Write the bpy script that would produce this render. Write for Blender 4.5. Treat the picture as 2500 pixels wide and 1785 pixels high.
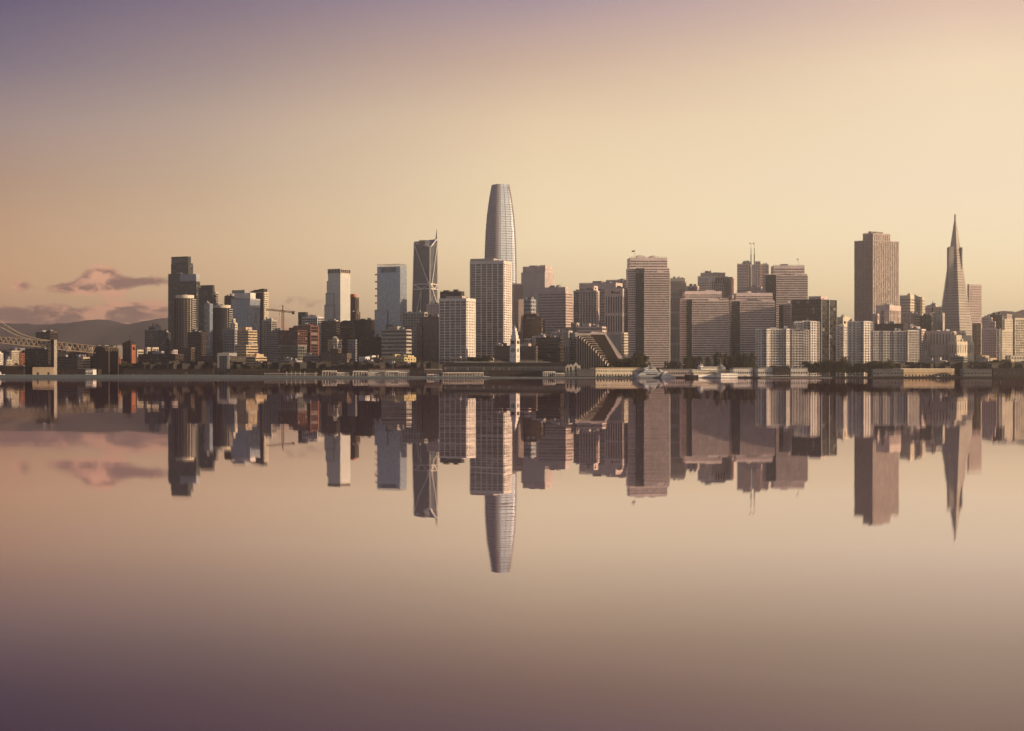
import bpy, bmesh, math, random
from mathutils import Vector, Matrix
rnd = random.Random(7)
S = bpy.context.scene
for o in list(bpy.data.objects): bpy.data.objects.remove(o)
COL = S.collection

# ------------------------------------------------------------------ camera
F = 4830.0      # focal length in photo pixels (photo is 2500 wide)
HY = 920.0      # photo row of the horizon
CH = 1.5        # eye height above the water
cam = bpy.data.cameras.new('camera'); camo = bpy.data.objects.new('camera', cam); COL.objects.link(camo)
camo.location = (0, 0, CH); camo.rotation_euler = (math.pi/2, 0, 0)
cam.sensor_width = 36; cam.lens = 36*F/2500; cam.shift_y = (HY-892.5)/2500
cam.clip_start = 0.5; cam.clip_end = 60000
S.camera = camo

# ------------------------------------------------------------------ light, sky, exposure
SUN_AZ, SUN_EL = math.radians(102), math.radians(11)
GLOW_AZ = math.radians(94)
sdir = Vector((math.sin(SUN_AZ)*math.cos(SUN_EL), math.cos(SUN_AZ)*math.cos(SUN_EL), math.sin(SUN_EL)))
sl = bpy.data.lights.new('sun', 'SUN'); sl.energy = 5.0; sl.angle = math.radians(0.5); sl.color = (1.0, 0.72, 0.45)
so = bpy.data.objects.new('sun', sl); COL.objects.link(so); so.rotation_euler = sdir.to_track_quat('Z', 'Y').to_euler()
so.location = (3000, 0, 800)
S.view_settings.view_transform = 'Standard'; S.view_settings.look = 'None'
S.view_settings.exposure = 0.4; S.view_settings.gamma = 1.0; S.view_settings.use_curve_mapping = False
cy = S.cycles
cy.use_denoising = True; cy.max_bounces = 5; cy.glossy_bounces = 3; cy.diffuse_bounces = 2; cy.volume_bounces = 0
cy.transparent_max_bounces = 4; cy.sample_clamp_indirect = 6.0; cy.caustics_reflective = False; cy.caustics_refractive = False

def lin(r, g, b, a=1.0):
    f = lambda c: (c/255/12.92 if c/255 <= .04045 else ((c/255+.055)/1.055)**2.4)
    return (f(r), f(g), f(b), a)

class NT:
    """short helper round a node tree"""
    def __init__(s, t): s.t = t; t.nodes.clear()
    def n(s, ty, **k):
        x = s.t.nodes.new(ty)
        for a, b in k.items(): setattr(x, a, b)
        return x
    def l(s, a, b): s.t.links.new(a, b)
    def put(s, sock, v):
        if isinstance(v, bpy.types.NodeSocket): s.l(v, sock)
        else: sock.default_value = v
    def m(s, op, a, b=0.0, c=None, clamp=False):
        x = s.n('ShaderNodeMath', operation=op, use_clamp=clamp); s.put(x.inputs[0], a)
        s.put(x.inputs[1], b)
        if c is not None: s.put(x.inputs[2], c)
        return x.outputs[0]
    def mr(s, v, a, b, c=0.0, d=1.0, smooth=False):
        x = s.n('ShaderNodeMapRange'); x.interpolation_type = 'SMOOTHSTEP' if smooth else 'LINEAR'
        s.put(x.inputs[0], v)
        for i, q in enumerate((a, b, c, d)): s.put(x.inputs[1+i], q)
        return x.outputs[0]
    def ramp(s, v, pts):
        x = s.n('ShaderNodeValToRGB'); e = x.color_ramp.elements
        while len(e) < len(pts): e.new(0.5)
        for i, (p, c) in enumerate(pts): e[i].position = p; e[i].color = c
        s.put(x.inputs[0], v); return x.outputs[0]
    def mix(s, f, a, b, mode='MIX'):
        x = s.n('ShaderNodeMixRGB', blend_type=mode); s.put(x.inputs[0], f); s.put(x.inputs[1], a); s.put(x.inputs[2], b)
        return x.outputs[0]
    def noise(s, vec, scale, detail=3, rough=.55, dist=0.0):
        x = s.n('ShaderNodeTexNoise'); s.l(vec, x.inputs['Vector']); x.inputs['Scale'].default_value = scale
        x.inputs['Detail'].default_value = detail; x.inputs['Roughness'].default_value = rough; x.inputs['Distortion'].default_value = dist
        return x.outputs['Fac']
    def comb(s, x, y, z):
        c = s.n('ShaderNodeCombineXYZ'); s.put(c.inputs[0], x); s.put(c.inputs[1], y); s.put(c.inputs[2], z); return c.outputs[0]

W = bpy.data.worlds.new('World'); S.world = W; W.use_nodes = True
t = NT(W.node_tree)
tc = t.n('ShaderNodeTexCoord'); sep = t.n('ShaderNodeSeparateXYZ'); t.l(tc.outputs['Generated'], sep.inputs[0])
X, Y, Z = sep.outputs
hyp = t.m('SQRT', t.m('ADD', t.m('MULTIPLY', X, X), t.m('MULTIPLY', Y, Y)))
hyp = t.m('MAXIMUM', hyp, 0.001)
cosaz = t.m('DIVIDE', t.m('ADD', t.m('MULTIPLY', X, math.sin(GLOW_AZ)), t.m('MULTIPLY', Y, math.cos(GLOW_AZ))), hyp)
el = t.m('MAXIMUM', Z, 0.0)
elr = t.m('DIVIDE', el, 0.26)                        # 0..1 = horizon .. 15 degrees; the frame ends at 0.73
soft = t.noise(tc.outputs['Generated'], 3.0, 2, .5, .4)
az = t.m('ADD', cosaz, t.m('MULTIPLY', t.m('SUBTRACT', soft, .5), .06))
SKY_L = [(0, lin(180, 133, 104)), (.169, lin(184, 142, 107)), (.254, lin(170, 134, 104)), (.368, lin(146, 118, 101)), (.474, lin(127, 109, 108)), (.587, lin(96, 87, 102)), (.70, lin(76, 69, 92)), (1, lin(54, 52, 82))]
SKY_C = [(0, lin(220, 190, 146)), (.175, lin(218, 194, 154)), (.262, lin(217, 196, 159)), (.38, lin(206, 185, 152)), (.49, lin(195, 172, 142)), (.605, lin(170, 145, 128)), (.72, lin(137, 119, 126)), (1, lin(106, 98, 118))]
SKY_R = [(0, lin(232, 206, 164)), (.17, lin(229, 205, 163)), (.254, lin(220, 201, 167)), (.369, lin(211, 192, 165)), (.475, lin(205, 187, 158)), (.587, lin(202, 181, 153)), (.70, lin(184, 158, 141)), (1, lin(148, 130, 132))]
L_, C_, R_ = (t.ramp(elr, q) for q in (SKY_L, SKY_C, SKY_R))
f1 = t.mr(az, -.32, -.06); f2 = t.mr(az, -.06, .150)
front = t.mix(f2, t.mix(f1, L_, C_), R_)
zen = t.mix(t.mr(Z, .24, .75, smooth=True), front, lin(86, 90, 122))
back = t.mix(t.mr(Z, 0, .5, smooth=True), lin(158, 149, 142), lin(106, 110, 122))
BACKF = t.mr(Y, .5, -.35, smooth=True)
sky = t.mix(BACKF, zen, back)
# thin evening cloud, placed by direction
u = t.m('DIVIDE', X, t.m('MAXIMUM', Y, .05)); v = t.m('DIVIDE', Z, t.m('MAXIMUM', Y, .05))
cvec = t.comb(t.m('MULTIPLY', u, 30), t.m('MULTIPLY', v, 62), 3.1)
cn = t.noise(cvec, 1.7, 7, .62, .35)
cn2 = t.noise(cvec, .55, 3, .5, .2)
def pu(px): return (px-1250)/F
def pv(py): return (HY-py)/F
def blob(px, py, a, b, k=1.0):
    du = t.m('DIVIDE', t.m('SUBTRACT', u, pu(px)), a/F); dv = t.m('DIVIDE', t.m('SUBTRACT', v, pv(py)), b/F)
    r = t.m('ADD', t.m('MULTIPLY', du, du), t.m('MULTIPLY', dv, dv))
    return t.m('MULTIPLY', t.m('EXPONENT', t.m('MULTIPLY', r, -1.0)), k)
acc = None
for a in [(180, 702, 60, 14, 1.3), (238, 682, 48, 32, 1.5), (262, 668, 26, 20, .6), (345, 688, 75, 13, 1.15), (52, 697, 26, 14, .95), (290, 702, 40, 18, .55),
          (720, 735, 70, 24, .5), (460, 690, 50, 20, .4), (330, 748, 75, 18, .85), (-120, 690, 60, 15, .9)]:
    b_ = blob(*a); acc = b_ if acc is None else t.m('ADD', acc, b_)
bank = t.m('MULTIPLY', t.mr(v, pv(728), pv(768), 0, 1, True), t.mr(u, pu(860), pu(430), 0, 1.15, True))
acc = t.m('ADD', acc, bank)
cl = t.mr(t.m('ADD', acc, t.m('MULTIPLY', t.m('SUBTRACT', cn, .5), 2.9)), .30, .95, 0, .95, True)
cl = t.m('MULTIPLY', cl, t.mr(acc, .10, .30, 0, 1, True)); cl = t.m('MULTIPLY', cl, t.mr(Y, .2, .5, 0, 1))
ccol = t.mix(t.mr(t.m('ADD', cn2, t.m('MULTIPLY', t.m('SUBTRACT', cn, .5), 1.0)), .42, .60, 0, 1, True), lin(124, 92, 84), lin(206, 150, 120))
sky = t.mix(cl, sky, ccol)
nis = t.n('ShaderNodeTexSky'); nis.sky_type = 'NISHITA'; nis.sun_disc = False
nis.sun_elevation = SUN_EL; nis.sun_rotation = SUN_AZ; nis.dust_density = 3; nis.air_density = 1.2
bg1 = t.n('ShaderNodeBackground'); t.l(nis.outputs[0], bg1.inputs[0]); bg1.inputs[1].default_value = 0.05
bg2 = t.n('ShaderNodeBackground'); t.l(sky, bg2.inputs[0]); bg2.inputs[1].default_value = 1.33
mx = t.n('ShaderNodeMixShader'); mx.inputs[0].default_value = .95; t.l(bg1.outputs[0], mx.inputs[1]); t.l(bg2.outputs[0], mx.inputs[2])
ow = t.n('ShaderNodeOutputWorld'); t.l(mx.outputs[0], ow.inputs[0])
W.cycles.sampling_method = 'MANUAL'; W.cycles.sample_map_resolution = 512

# ------------------------------------------------------------------ materials
MATS = {}
def wall_mat(name, c, rough=.75, var=.25, scale=.06, spec=.3):
    if name in MATS: return MATS[name]
    m = bpy.data.materials.new(name); m.use_nodes = True; q = NT(m.node_tree); MATS[name] = m
    g = q.n('ShaderNodeNewGeometry'); oi = q.n('ShaderNodeObjectInfo')
    n1 = q.noise(g.outputs['Position'], scale, 5, .6)
    sp = q.n('ShaderNodeSeparateXYZ'); q.l(g.outputs['Position'], sp.inputs[0])
    n2 = q.noise(q.comb(q.m('MULTIPLY', sp.outputs[0], .5), q.m('MULTIPLY', sp.outputs[1], .5), q.m('MULTIPLY', sp.outputs[2], .04)), 1.0, 3)
    f = q.m('ADD', q.m('MULTIPLY', n1, .6), q.m('MULTIPLY', n2, .4))
    k = q.mr(f, .3, .7, 1-var, 1+var); k = q.m('MULTIPLY', k, q.mr(oi.outputs['Random'], 0, 1, .94, 1.06))
    col = q.mix(1.0, c if len(c) == 4 else (*c, 1), q.comb(k, k, k), 'MULTIPLY')
    p = q.n('ShaderNodeBsdfPrincipled'); q.l(col, p.inputs['Base Color']); p.inputs['Roughness'].default_value = rough
    p.inputs['Specular IOR Level'].default_value = spec
    o = q.n('ShaderNodeOutputMaterial'); q.l(p.outputs[0], o.inputs[0]); return m
def glass_mat(name, c, rough=.12, spec=.9, blinds=.08, blindc=(.35, .3, .25), metal=0.0, tv=.22):
    if name in MATS: return MATS[name]
    m = bpy.data.materials.new(name); m.use_nodes = True; q = NT(m.node_tree); MATS[name] = m
    g = q.n('ShaderNodeNewGeometry'); oi = q.n('ShaderNodeObjectInfo')
    r = q.m('FRACT', q.m('ADD', g.outputs['Random Per Island'], q.m('MULTIPLY', oi.outputs['Random'], 7.13)))
    r2 = q.m('FRACT', q.m('MULTIPLY', r, 17.7))
    k = q.mr(r2, 0, 1, 1-tv, 1+tv)
    col = q.mix(1.0, (*c, 1), q.comb(k, k, k), 'MULTIPLY')
    col = q.mix(q.m('MULTIPLY', q.m('GREATER_THAN', r, 1-blinds), .55), col, (*blindc, 1))
    p = q.n('ShaderNodeBsdfPrincipled'); q.l(col, p.inputs['Base Color'])
    q.l(q.mr(r, 0, 1, rough*(1-tv*1.5), rough*(1+tv*1.5)), p.inputs['Roughness'])
    p.inputs['Specular IOR Level'].default_value = spec; p.inputs['IOR'].default_value = 1.6; p.inputs['Metallic'].default_value = metal
    # each pane sits very slightly off true
    wn = q.n('ShaderNodeTexWhiteNoise', noise_dimensions='1D'); q.l(r, wn.inputs['W'])
    vm = q.n('ShaderNodeVectorMath', operation='MULTIPLY_ADD'); q.l(wn.outputs['Color'], vm.inputs[0]); vm.inputs[1].default_value = (.03*tv,)*3
    q.l(g.outputs['Normal'], vm.inputs[2])
    vs = q.n('ShaderNodeVectorMath', operation='NORMALIZE'); q.l(vm.outputs[0], vs.inputs[0]); q.l(vs.outputs[0], p.inputs['Normal'])
    o = q.n('ShaderNodeOutputMaterial'); q.l(p.outputs[0], o.inputs[0]); return m
WM = lambda n: MATS[n]
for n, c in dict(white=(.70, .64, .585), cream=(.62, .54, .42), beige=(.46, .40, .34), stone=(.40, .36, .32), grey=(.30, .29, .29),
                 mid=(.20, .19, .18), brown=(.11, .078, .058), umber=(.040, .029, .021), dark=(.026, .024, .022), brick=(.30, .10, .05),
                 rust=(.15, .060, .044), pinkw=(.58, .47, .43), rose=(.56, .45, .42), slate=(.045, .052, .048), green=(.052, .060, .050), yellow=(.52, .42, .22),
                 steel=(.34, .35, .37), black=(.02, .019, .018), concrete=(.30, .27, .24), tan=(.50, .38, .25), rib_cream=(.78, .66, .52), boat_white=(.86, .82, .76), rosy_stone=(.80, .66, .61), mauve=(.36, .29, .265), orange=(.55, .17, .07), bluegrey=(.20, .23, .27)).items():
    wall_mat(n, c)
glass_mat('g_dark', (.020, .018, .018), .14, .6)
glass_mat('g_blue', (.29, .36, .45), .26, 1.0, 0, (.3, .3, .3), .5, .08)
glass_mat('g_teal', (.035, .045, .042), .2, .6, .12, (.3, .3, .26), .2)
glass_mat('g_brown', (.16, .125, .11), .25, .6, .06)
glass_mat('g_pale', (.46, .47, .45), .35, 1.0, 0, (.4, .4, .36), .3, .05)
glass_mat('g_warm', (.105, .08, .07), .25, .6, .10)
glass_mat('g_brace', (.085, .10, .125), .25, .7, 0, (.3, .3, .3), .2, .15)
glass_mat('g_black', (.012, .012, .013), .2, .5, .05)

# ------------------------------------------------------------------ mesh helpers
def P(px, py, D): return Vector(((px-1250)/F*D, D, CH+(HY-py)/F*D))
def zof(py, D): return CH+(HY-py)/F*D
def link(name, me, parent=None, loc=(0, 0, 0), rz=0.0, mat=None):
    o = bpy.data.objects.new(name, me); COL.objects.link(o)
    if parent is not None: o.parent = parent
    o.location = loc; o.rotation_euler = (0, 0, rz); return o
class MB:
    def __init__(s): s.v = []; s.f = []
    def hexa(s, pts):
        b = len(s.v); s.v += [tuple(p) for p in pts]
        s.f += [tuple(b+i for i in q) for q in ((0, 3, 2, 1), (4, 5, 6, 7), (0, 1, 5, 4), (1, 2, 6, 5), (2, 3, 7, 6), (3, 0, 4, 7))]; return s
    def box(s, x0, x1, y0, y1, z0, z1):
        s.hexa([(x0, y0, z0), (x1, y0, z0), (x1, y1, z0), (x0, y1, z0), (x0, y0, z1), (x1, y0, z1), (x1, y1, z1), (x0, y1, z1)]); return s
    def bar(s, a, b, r, n=4):
        a = Vector(a); b = Vector(b); d = (b-a)
        if d.length < 1e-6: return s
        d.normalize(); up = Vector((0, 0, 1)) if abs(d.z) < .95 else Vector((1, 0, 0)); e = d.cross(up).normalized(); g = e.cross(d)
        k = len(s.v); off = math.pi/n
        for c in (a, b):
            for i in range(n):
                t_ = 2*math.pi*i/n+off; s.v.append(tuple(c+e*math.cos(t_)*r+g*math.sin(t_)*r))
        for i in range(n): j = (i+1) % n; s.f.append((k+i, k+j, k+n+j, k+n+i))
        s.f.append(tuple(k+i for i in reversed(range(n)))); s.f.append(tuple(k+n+i for i in range(n))); return s
    def loft(s, rings, cap=True):
        n = len(rings[0]); k = len(s.v)
        for r in rings: s.v += [tuple(p) for p in r]
        for a in range(len(rings)-1):
            for i in range(n):
                j = (i+1) % n; s.f.append((k+a*n+i, k+a*n+j, k+(a+1)*n+j, k+(a+1)*n+i))
        if cap: s.f.append(tuple(k+i for i in reversed(range(n)))); s.f.append(tuple(k+(len(rings)-1)*n+i for i in range(n)))
        return s
    def prism(s, poly, y0, y1):
        """polygon in the xz plane pushed from y0 to y1"""
        return s.loft([[(x, y0, z) for x, z in poly], [(x, y1, z) for x, z in poly]])
    def cyl(s, x, y, z0, z1, r0, r1=None, n=16):
        r1 = r0 if r1 is None else r1
        return s.loft([[(x+math.cos(2*math.pi*i/n)*r, y+math.sin(2*math.pi*i/n)*r, z) for i in range(n)] for r, z in ((r0, z0), (r1, z1))])
    def mesh(s, name, mat):
        me = bpy.data.meshes.new(name); me.from_pydata(s.v, [], s.f); me.update()
        bm = bmesh.new(); bm.from_mesh(me); bmesh.ops.recalc_face_normals(bm, faces=bm.faces); bm.to_mesh(me); bm.free()
        me.materials.append(MATS[mat] if isinstance(mat, str) else mat); return me
    def build(s, name, mat, parent=None, loc=(0, 0, 0), rz=0.0, stuff=False):
        o = link(name, s.mesh(name, mat), parent, loc, rz)
        if stuff: o['kind'] = 'stuff'
        return o
BOXM = {}
def boxmesh(name, sx, sy, sz, mat):
    """box centred on x,y and standing on z=0, shared by equal pieces"""
    k = (name, round(sx, 2), round(sy, 2), round(sz, 2), mat)
    if k not in BOXM: BOXM[k] = MB().box(-sx/2, sx/2, -sy/2, sy/2, 0, sz).mesh(name, mat)
    return BOXM[k]
def textmesh(tx, parent, loc, rz):
    t_ = bpy.data.objects.new('lettering', tx); COL.objects.link(t_); dg = bpy.context.evaluated_depsgraph_get()
    me = bpy.data.meshes.new_from_object(t_.evaluated_get(dg)); bpy.data.objects.remove(t_)
    me.materials.clear(); me.materials.append(tx.materials[0])
    o = link('lettering', me, parent, loc); o.rotation_euler = (math.pi/2, 0, rz); return o
ORD = 'first second third fourth fifth sixth seventh eighth ninth tenth eleventh twelfth thirteenth fourteenth fifteenth sixteenth seventeenth eighteenth nineteenth twentieth twenty-first twenty-second twenty-third twenty-fourth twenty-fifth twenty-sixth'.split()
def tag(o, label, cat, group=None):
    o['label'] = label; o['category'] = cat
    if group: o['group'] = group
    return o
def thing(name, label, cat, loc, group=None):
    o = bpy.data.objects.new(name, None); COL.objects.link(o); o.location = loc; o.empty_display_size = 5
    return tag(o, label, cat, group)
def copy_tree(root, loc, rz=0.0, sc=1.0, label=None):
    r = root.copy(); COL.objects.link(r); r.location = loc; r.rotation_euler = (0, 0, rz); r.scale = (sc,)*3
    if label: r['label'] = label
    for ch in root.children:
        c = ch.copy(); COL.objects.link(c); c.parent = r
        for g in ch.children:
            d = g.copy(); COL.objects.link(d); d.parent = c
    return r

GZ = 2.0   # quay level
STY = {  # pier share, band share, pier depth, band depth
 'grid': (.16, .22, .55, .50), 'fat': (.48, .50, .35, .35), 'band': (.05, .48, .10, .40), 'pier': (.42, .16, .80, .15), 'glass': (.10, .16, .16, .13),
 'fine': (.22, .34, .2, .28), 'punch': (.38, .42, .3, .32), 'apt': (.30, .40, .45, 1.0), 'sheer': (.05, .10, .08, .10), 'thinband': (.04, .34, .08, .35)}
def frame(x0, xc, x1, D, th):
    t0, tcx, t1 = pu(x0), pu(xc), pu(x1) if x1 is not None else None
    if th is None: th = math.degrees(math.atan(tcx))-.6 if x1 is None else 27
    a = math.radians(th); ux, uy = -math.cos(a), math.sin(a); Px = tcx*D
    w = (t0*D-Px)/(ux-t0*uy)
    if x1 is None: d = max(14.0, .8*w)
    else:
        vx, vy = math.sin(a), math.cos(a); d = (t1*D-Px)/(vx-t1*vy)
    return a, Px, w, d
def block(root, x0, xc, x1, yt, D, th=None, nf=8, ns=4, pitch=6.0, sty='grid', wall='beige', glass='g_dark', cap=4, yb=None, roof=True, dmin=0, own=True, spf=None, sbf=None):
    a, Px, w, d = frame(x0, xc, x1, D, th); d = max(d, dmin)
    base = GZ if yb is None else zof(yb, D); top = zof(yt, D); H = top-base
    R = Vector((Px, D, base))-root.location; rz = -a; ca, sa = math.cos(rz), math.sin(rz)
    def at(x, y, z): return (R.x+x*ca-y*sa, R.y+x*sa+y*ca, R.z+z)
    pf, bf, pp, pb = STY[sty]
    ph = pitch*D/F; capm = max(.6, cap*D/F); n = max(1, int(round((H-capm)/ph))); ph = (H-capm)/n
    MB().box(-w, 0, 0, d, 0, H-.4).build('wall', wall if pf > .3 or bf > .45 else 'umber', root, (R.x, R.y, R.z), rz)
    link('parapet', boxmesh('parapet', w+2*pp+.06, d+2*pp+.06, capm, wall), root, at(-w/2, d/2, H-capm), rz)
    pxb = w/nf/D*F; pxp = ph/D*F
    bh = ph*bf
    if own and pxp >= 3.4:
        me = boxmesh('floor_band', w+2*pb, d+2*pb, bh, wall)
        for i in range(n): link('floor_band', me, root, at(-w/2, d/2, i*ph+ (0 if i else .02)), rz)
    else:
        mb = MB()
        for i in range(n): mb.box(-w-pb, pb, -pb, d+pb, i*ph+.01, i*ph+bh)
        mb.build('floor_bands', wall, root, (R.x, R.y, R.z), rz, True)
    bw, sw = w/nf, d/ns; pw = bw*pf; psw = sw*(spf or pf); hp = H-capm
    if sbf:
        mb = MB()
        for i in range(n): mb.box(-.1, pp-.03, .02, d-.02, i*ph+.01, i*ph+ph*sbf)
        mb.build('end_wall_bands', wall, root, (R.x, R.y, R.z), rz, True)
    if pf > .02:
        if pxb >= 5.5 and own:
            me = boxmesh('pier', pw, pp*2, hp, wall)
            for i in range(nf+1): link('pier', me, root, at(min(max(-w+i*bw, -w+pw/2-pp), pp-pw/2), 0, 0), rz)
            me = boxmesh('pier', pp*2-.02, psw, hp, wall)
            for j in range(1, ns+1): link('pier', me, root, at(0, min(j*sw, d-psw/2+pp), 0), rz)
            mb = MB()
        else:
            mb = MB()
            for i in range(nf+1): c = min(max(-w+i*bw, -w+pw/2-pp), pp-pw/2); mb.box(c-pw/2, c+pw/2, -pp, pp, 0, hp)
            for j in range(1, ns+1): c = min(j*sw, d-psw/2+pp); mb.box(-pp, pp-.01, c-psw/2, c+psw/2, 0, hp)
        for i in range(0, nf+1, 1): c = min(max(-w+i*bw, -w+pw/2), -pw/2); mb.box(c-pw/2, c+pw/2, d-pp, d+pp, 0, hp)
        for j in range(1, ns): c = j*sw; mb.box(-w-pp, -w+pp, c-psw/2, c+psw/2, 0, hp)
        mb.build('mullions', wall, root, (R.x, R.y, R.z), rz, True)
    ww, wh = bw-pw, ph-bh; sww = sw-psw; e = .07
    single = own and pxb*(1-pf) >= 8.6 and pxp >= 5.0
    mb = MB(); cnt = 0
    wm = boxmesh('window', ww-.04, e, wh-.04, glass) if single else None
    wms = boxmesh('window', e, sww-.04, wh-.04, glass) if single else None
    for i in range(n-1, -1, -1):
        z0 = i*ph+bh; z1 = z0+wh
        for k in range(nf):
            c = -w+(k+.5)*bw
            if single and cnt < 299: link('window', wm, root, at(c, -e/2-.01, z0+.02), rz); cnt += 1
            else: mb.box(c-ww/2, c+ww/2, -e, .02, z0, z1)
            mb.box(c-ww/2, c+ww/2, d-.02, d+e, z0, z1)
        for k in range(ns):
            c = (k+.5)*sw
            if single and cnt < 299 and sww/D*F > 5: link('window', wms, root, at(e/2+.01, c, z0+.02), rz); cnt += 1
            else: mb.box(-.02, e, c-sww/2, c+sww/2, z0, z1)
            mb.box(-w-e, -w+.02, c-sww/2, c+sww/2, z0, z1)
    mb.build('windows', glass, root, (R.x, R.y, R.z), rz, True)
    if roof and w > 10 and d > 6:
        for k in range(rnd.randint(2, 5)):
            sx, sy, sz = rnd.uniform(.06, .28)*w, rnd.uniform(.2, .5)*d, rnd.uniform(1.2, 4.4)
            link('roof_unit', boxmesh('roof_unit', sx, sy, sz, rnd.choice(['mid', 'grey', wall])), root,
                 at(-w*rnd.uniform(.2, .8), d*rnd.uniform(.3, .7), H), rz)
    if roof and w > 18 and yt < 800:
        for k in range(rnd.randint(0, 3)):
            h_ = rnd.uniform(2.5, 7); link('antenna', boxmesh('antenna', .22, .22, round(h_), 'mid'), root, at(-w*rnd.uniform(.1, .9), d*rnd.uniform(.2, .8), H), rz)
        mb = MB(); k = -w+.5
        while k < -.5: mb.box(k, k+.12, .25, .37, H, H+1.1); k += 2.2
        mb.box(-w+.4, -.4, .25, .37, H+1.1, H+1.25); mb.build('roof_railing', 'mid', root, (R.x, R.y, R.z), rz, True)
    return dict(a=a, R=R, w=w, d=d, H=H, at=at, rz=rz, top=top, n=n, ph=ph)
def plain(root, name, x0, xc, x1, yt, D, th=None, mat='beige', yb=None, dmin=0):
    a, Px, w, d = frame(x0, xc, x1, D, th); d = max(d, dmin)
    base = GZ if yb is None else zof(yb, D); H = zof(yt, D)-base
    R = Vector((Px, D, base))-root.location
    return MB().box(-w, 0, 0, d, 0, H).build(name, mat, root, (R.x, R.y, R.z), -a)
def tower(name, label, cat, D, *blocks, group=None, rootpx=None):
    b0 = blocks[0]; px = b0['xc']
    root = thing(name, label, cat, (pu(px)*D, D, GZ), group)
    out = []
    for b in blocks:
        b = dict(b); p = b.pop('plain', None); dd = b.pop('dD', 0)
        if p: plain(root, p, D=D+dd, **b)
        else: out.append(block(root, D=D+dd, **b))
    return root, out
def B(x0, xc, x1, yt, **k): return dict(x0=x0, xc=xc, x1=x1, yt=yt, **k)

# ------------------------------------------------------------------ setting: water, land, hills, haze
wm = bpy.data.materials.new('calm_water'); wm.use_nodes = True; q = NT(wm.node_tree)
g = q.n('ShaderNodeNewGeometry'); sp = q.n('ShaderNodeSeparateXYZ'); q.l(g.outputs['Position'], sp.inputs[0])
wn = q.n('ShaderNodeTexWhiteNoise', noise_dimensions='3D'); q.l(g.outputs['Position'], wn.inputs['Vector'])
ws = q.n('ShaderNodeSeparateColor'); q.l(wn.outputs['Color'], ws.inputs[0])
rs = q.m('ADD', q.m('ADD', ws.outputs[0], ws.outputs[1]), q.m('SUBTRACT', ws.outputs[2], 1.5))     # ripple crests run towards the viewer
st = q.m('SUBTRACT', q.noise(q.comb(q.m('MULTIPLY', sp.outputs[0], .02), q.m('MULTIPLY', sp.outputs[1], .35), 0), 1.0, 5, .62), .5)
nx = q.m('ADD', q.m('MULTIPLY', rs, .0045), q.m('MULTIPLY', st, .005))
ny = q.m('MULTIPLY', q.m('SUBTRACT', q.noise(q.comb(q.m('MULTIPLY', sp.outputs[0], .05), q.m('MULTIPLY', sp.outputs[1], .22), 4), 1.0, 5, .65), .5), .0042)
vn = q.n('ShaderNodeVectorMath', operation='NORMALIZE'); q.l(q.comb(nx, ny, 1.0), vn.inputs[0])
fr = q.n('ShaderNodeFresnel'); fr.inputs[0].default_value = 1.33
WF = q.ramp(fr.outputs[0], [(p_, (c_, c_, c_, 1)) for p_, c_ in ((0, .08), (.30, .22), (.385, .29), (.446, .38), (.51, .53), (.592, .72), (.70, .84), (.85, .84))])
gl = q.n('ShaderNodeBsdfGlossy'); gl.inputs['Roughness'].default_value = 0.0; gl.inputs['Color'].default_value = (.98, .905, .94, 1); q.l(vn.outputs[0], gl.inputs['Normal'])
df = q.n('ShaderNodeBsdfDiffuse'); df.inputs['Color'].default_value = (.060, .026, .036, 1)
mxs = q.n('ShaderNodeMixShader'); q.l(WF, mxs.inputs[0]); q.l(df.outputs[0], mxs.inputs[1]); q.l(gl.outputs[0], mxs.inputs[2])
o = q.n('ShaderNodeOutputMaterial'); q.l(mxs.outputs[0], o.inputs[0])
def struct(o): o['kind'] = 'structure'; return o
me = bpy.data.meshes.new('water'); me.from_pydata([(-4800, -400, 0), (4800, -400, 0), (4800, 2430, 0), (-4800, 2430, 0)], [], [(0, 1, 2, 3)]); me.materials.append(wm)
struct(link('water', me))
struct(MB().box(-4800, 4800, 2428, 12500, -.5, GZ-.006).build('ground', 'umber'))
quay = struct(MB().box(-4800, 4800, 2426, 2440, -.4, GZ).build('quay_wall', 'dark'))
mbk = MB()
bx = [(-400, 915.2), (500, 916), (740, 918), (1000, 919.6), (1300, 921.3), (1545, 922.9)]
rings = []
for px, py in bx:
    D = 2330; x = pu(px)*D; z = zof(py, D); rings.append([(x, D, -.3), (x, D+14, -.3), (x, D+11, z), (x, D+2, z)])
mbk.loft(rings); struct(mbk.build('water_strip_standin', wall_mat('strip_grey_green', (.105, .125, .118), .45, .3, .3, .6)))  # added low bank, made up to stand for a strip of grey water
mbk = MB(); rings = []
for px, py in bx:
    D = 2330; x = pu(px)*D; z = zof(py, D); rings.append([(x, D+1.6, z-.02), (x, D+3.4, z-.02), (x, D+3.4, z+.35), (x, D+1.6, z+.35)])
mbk.loft(rings); struct(mbk.build('water_strip_rim', wall_mat('strip_pale', (.42, .45, .43), .5, .15, .3)))  # added pale rim standing for the light line along that water strip

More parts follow.
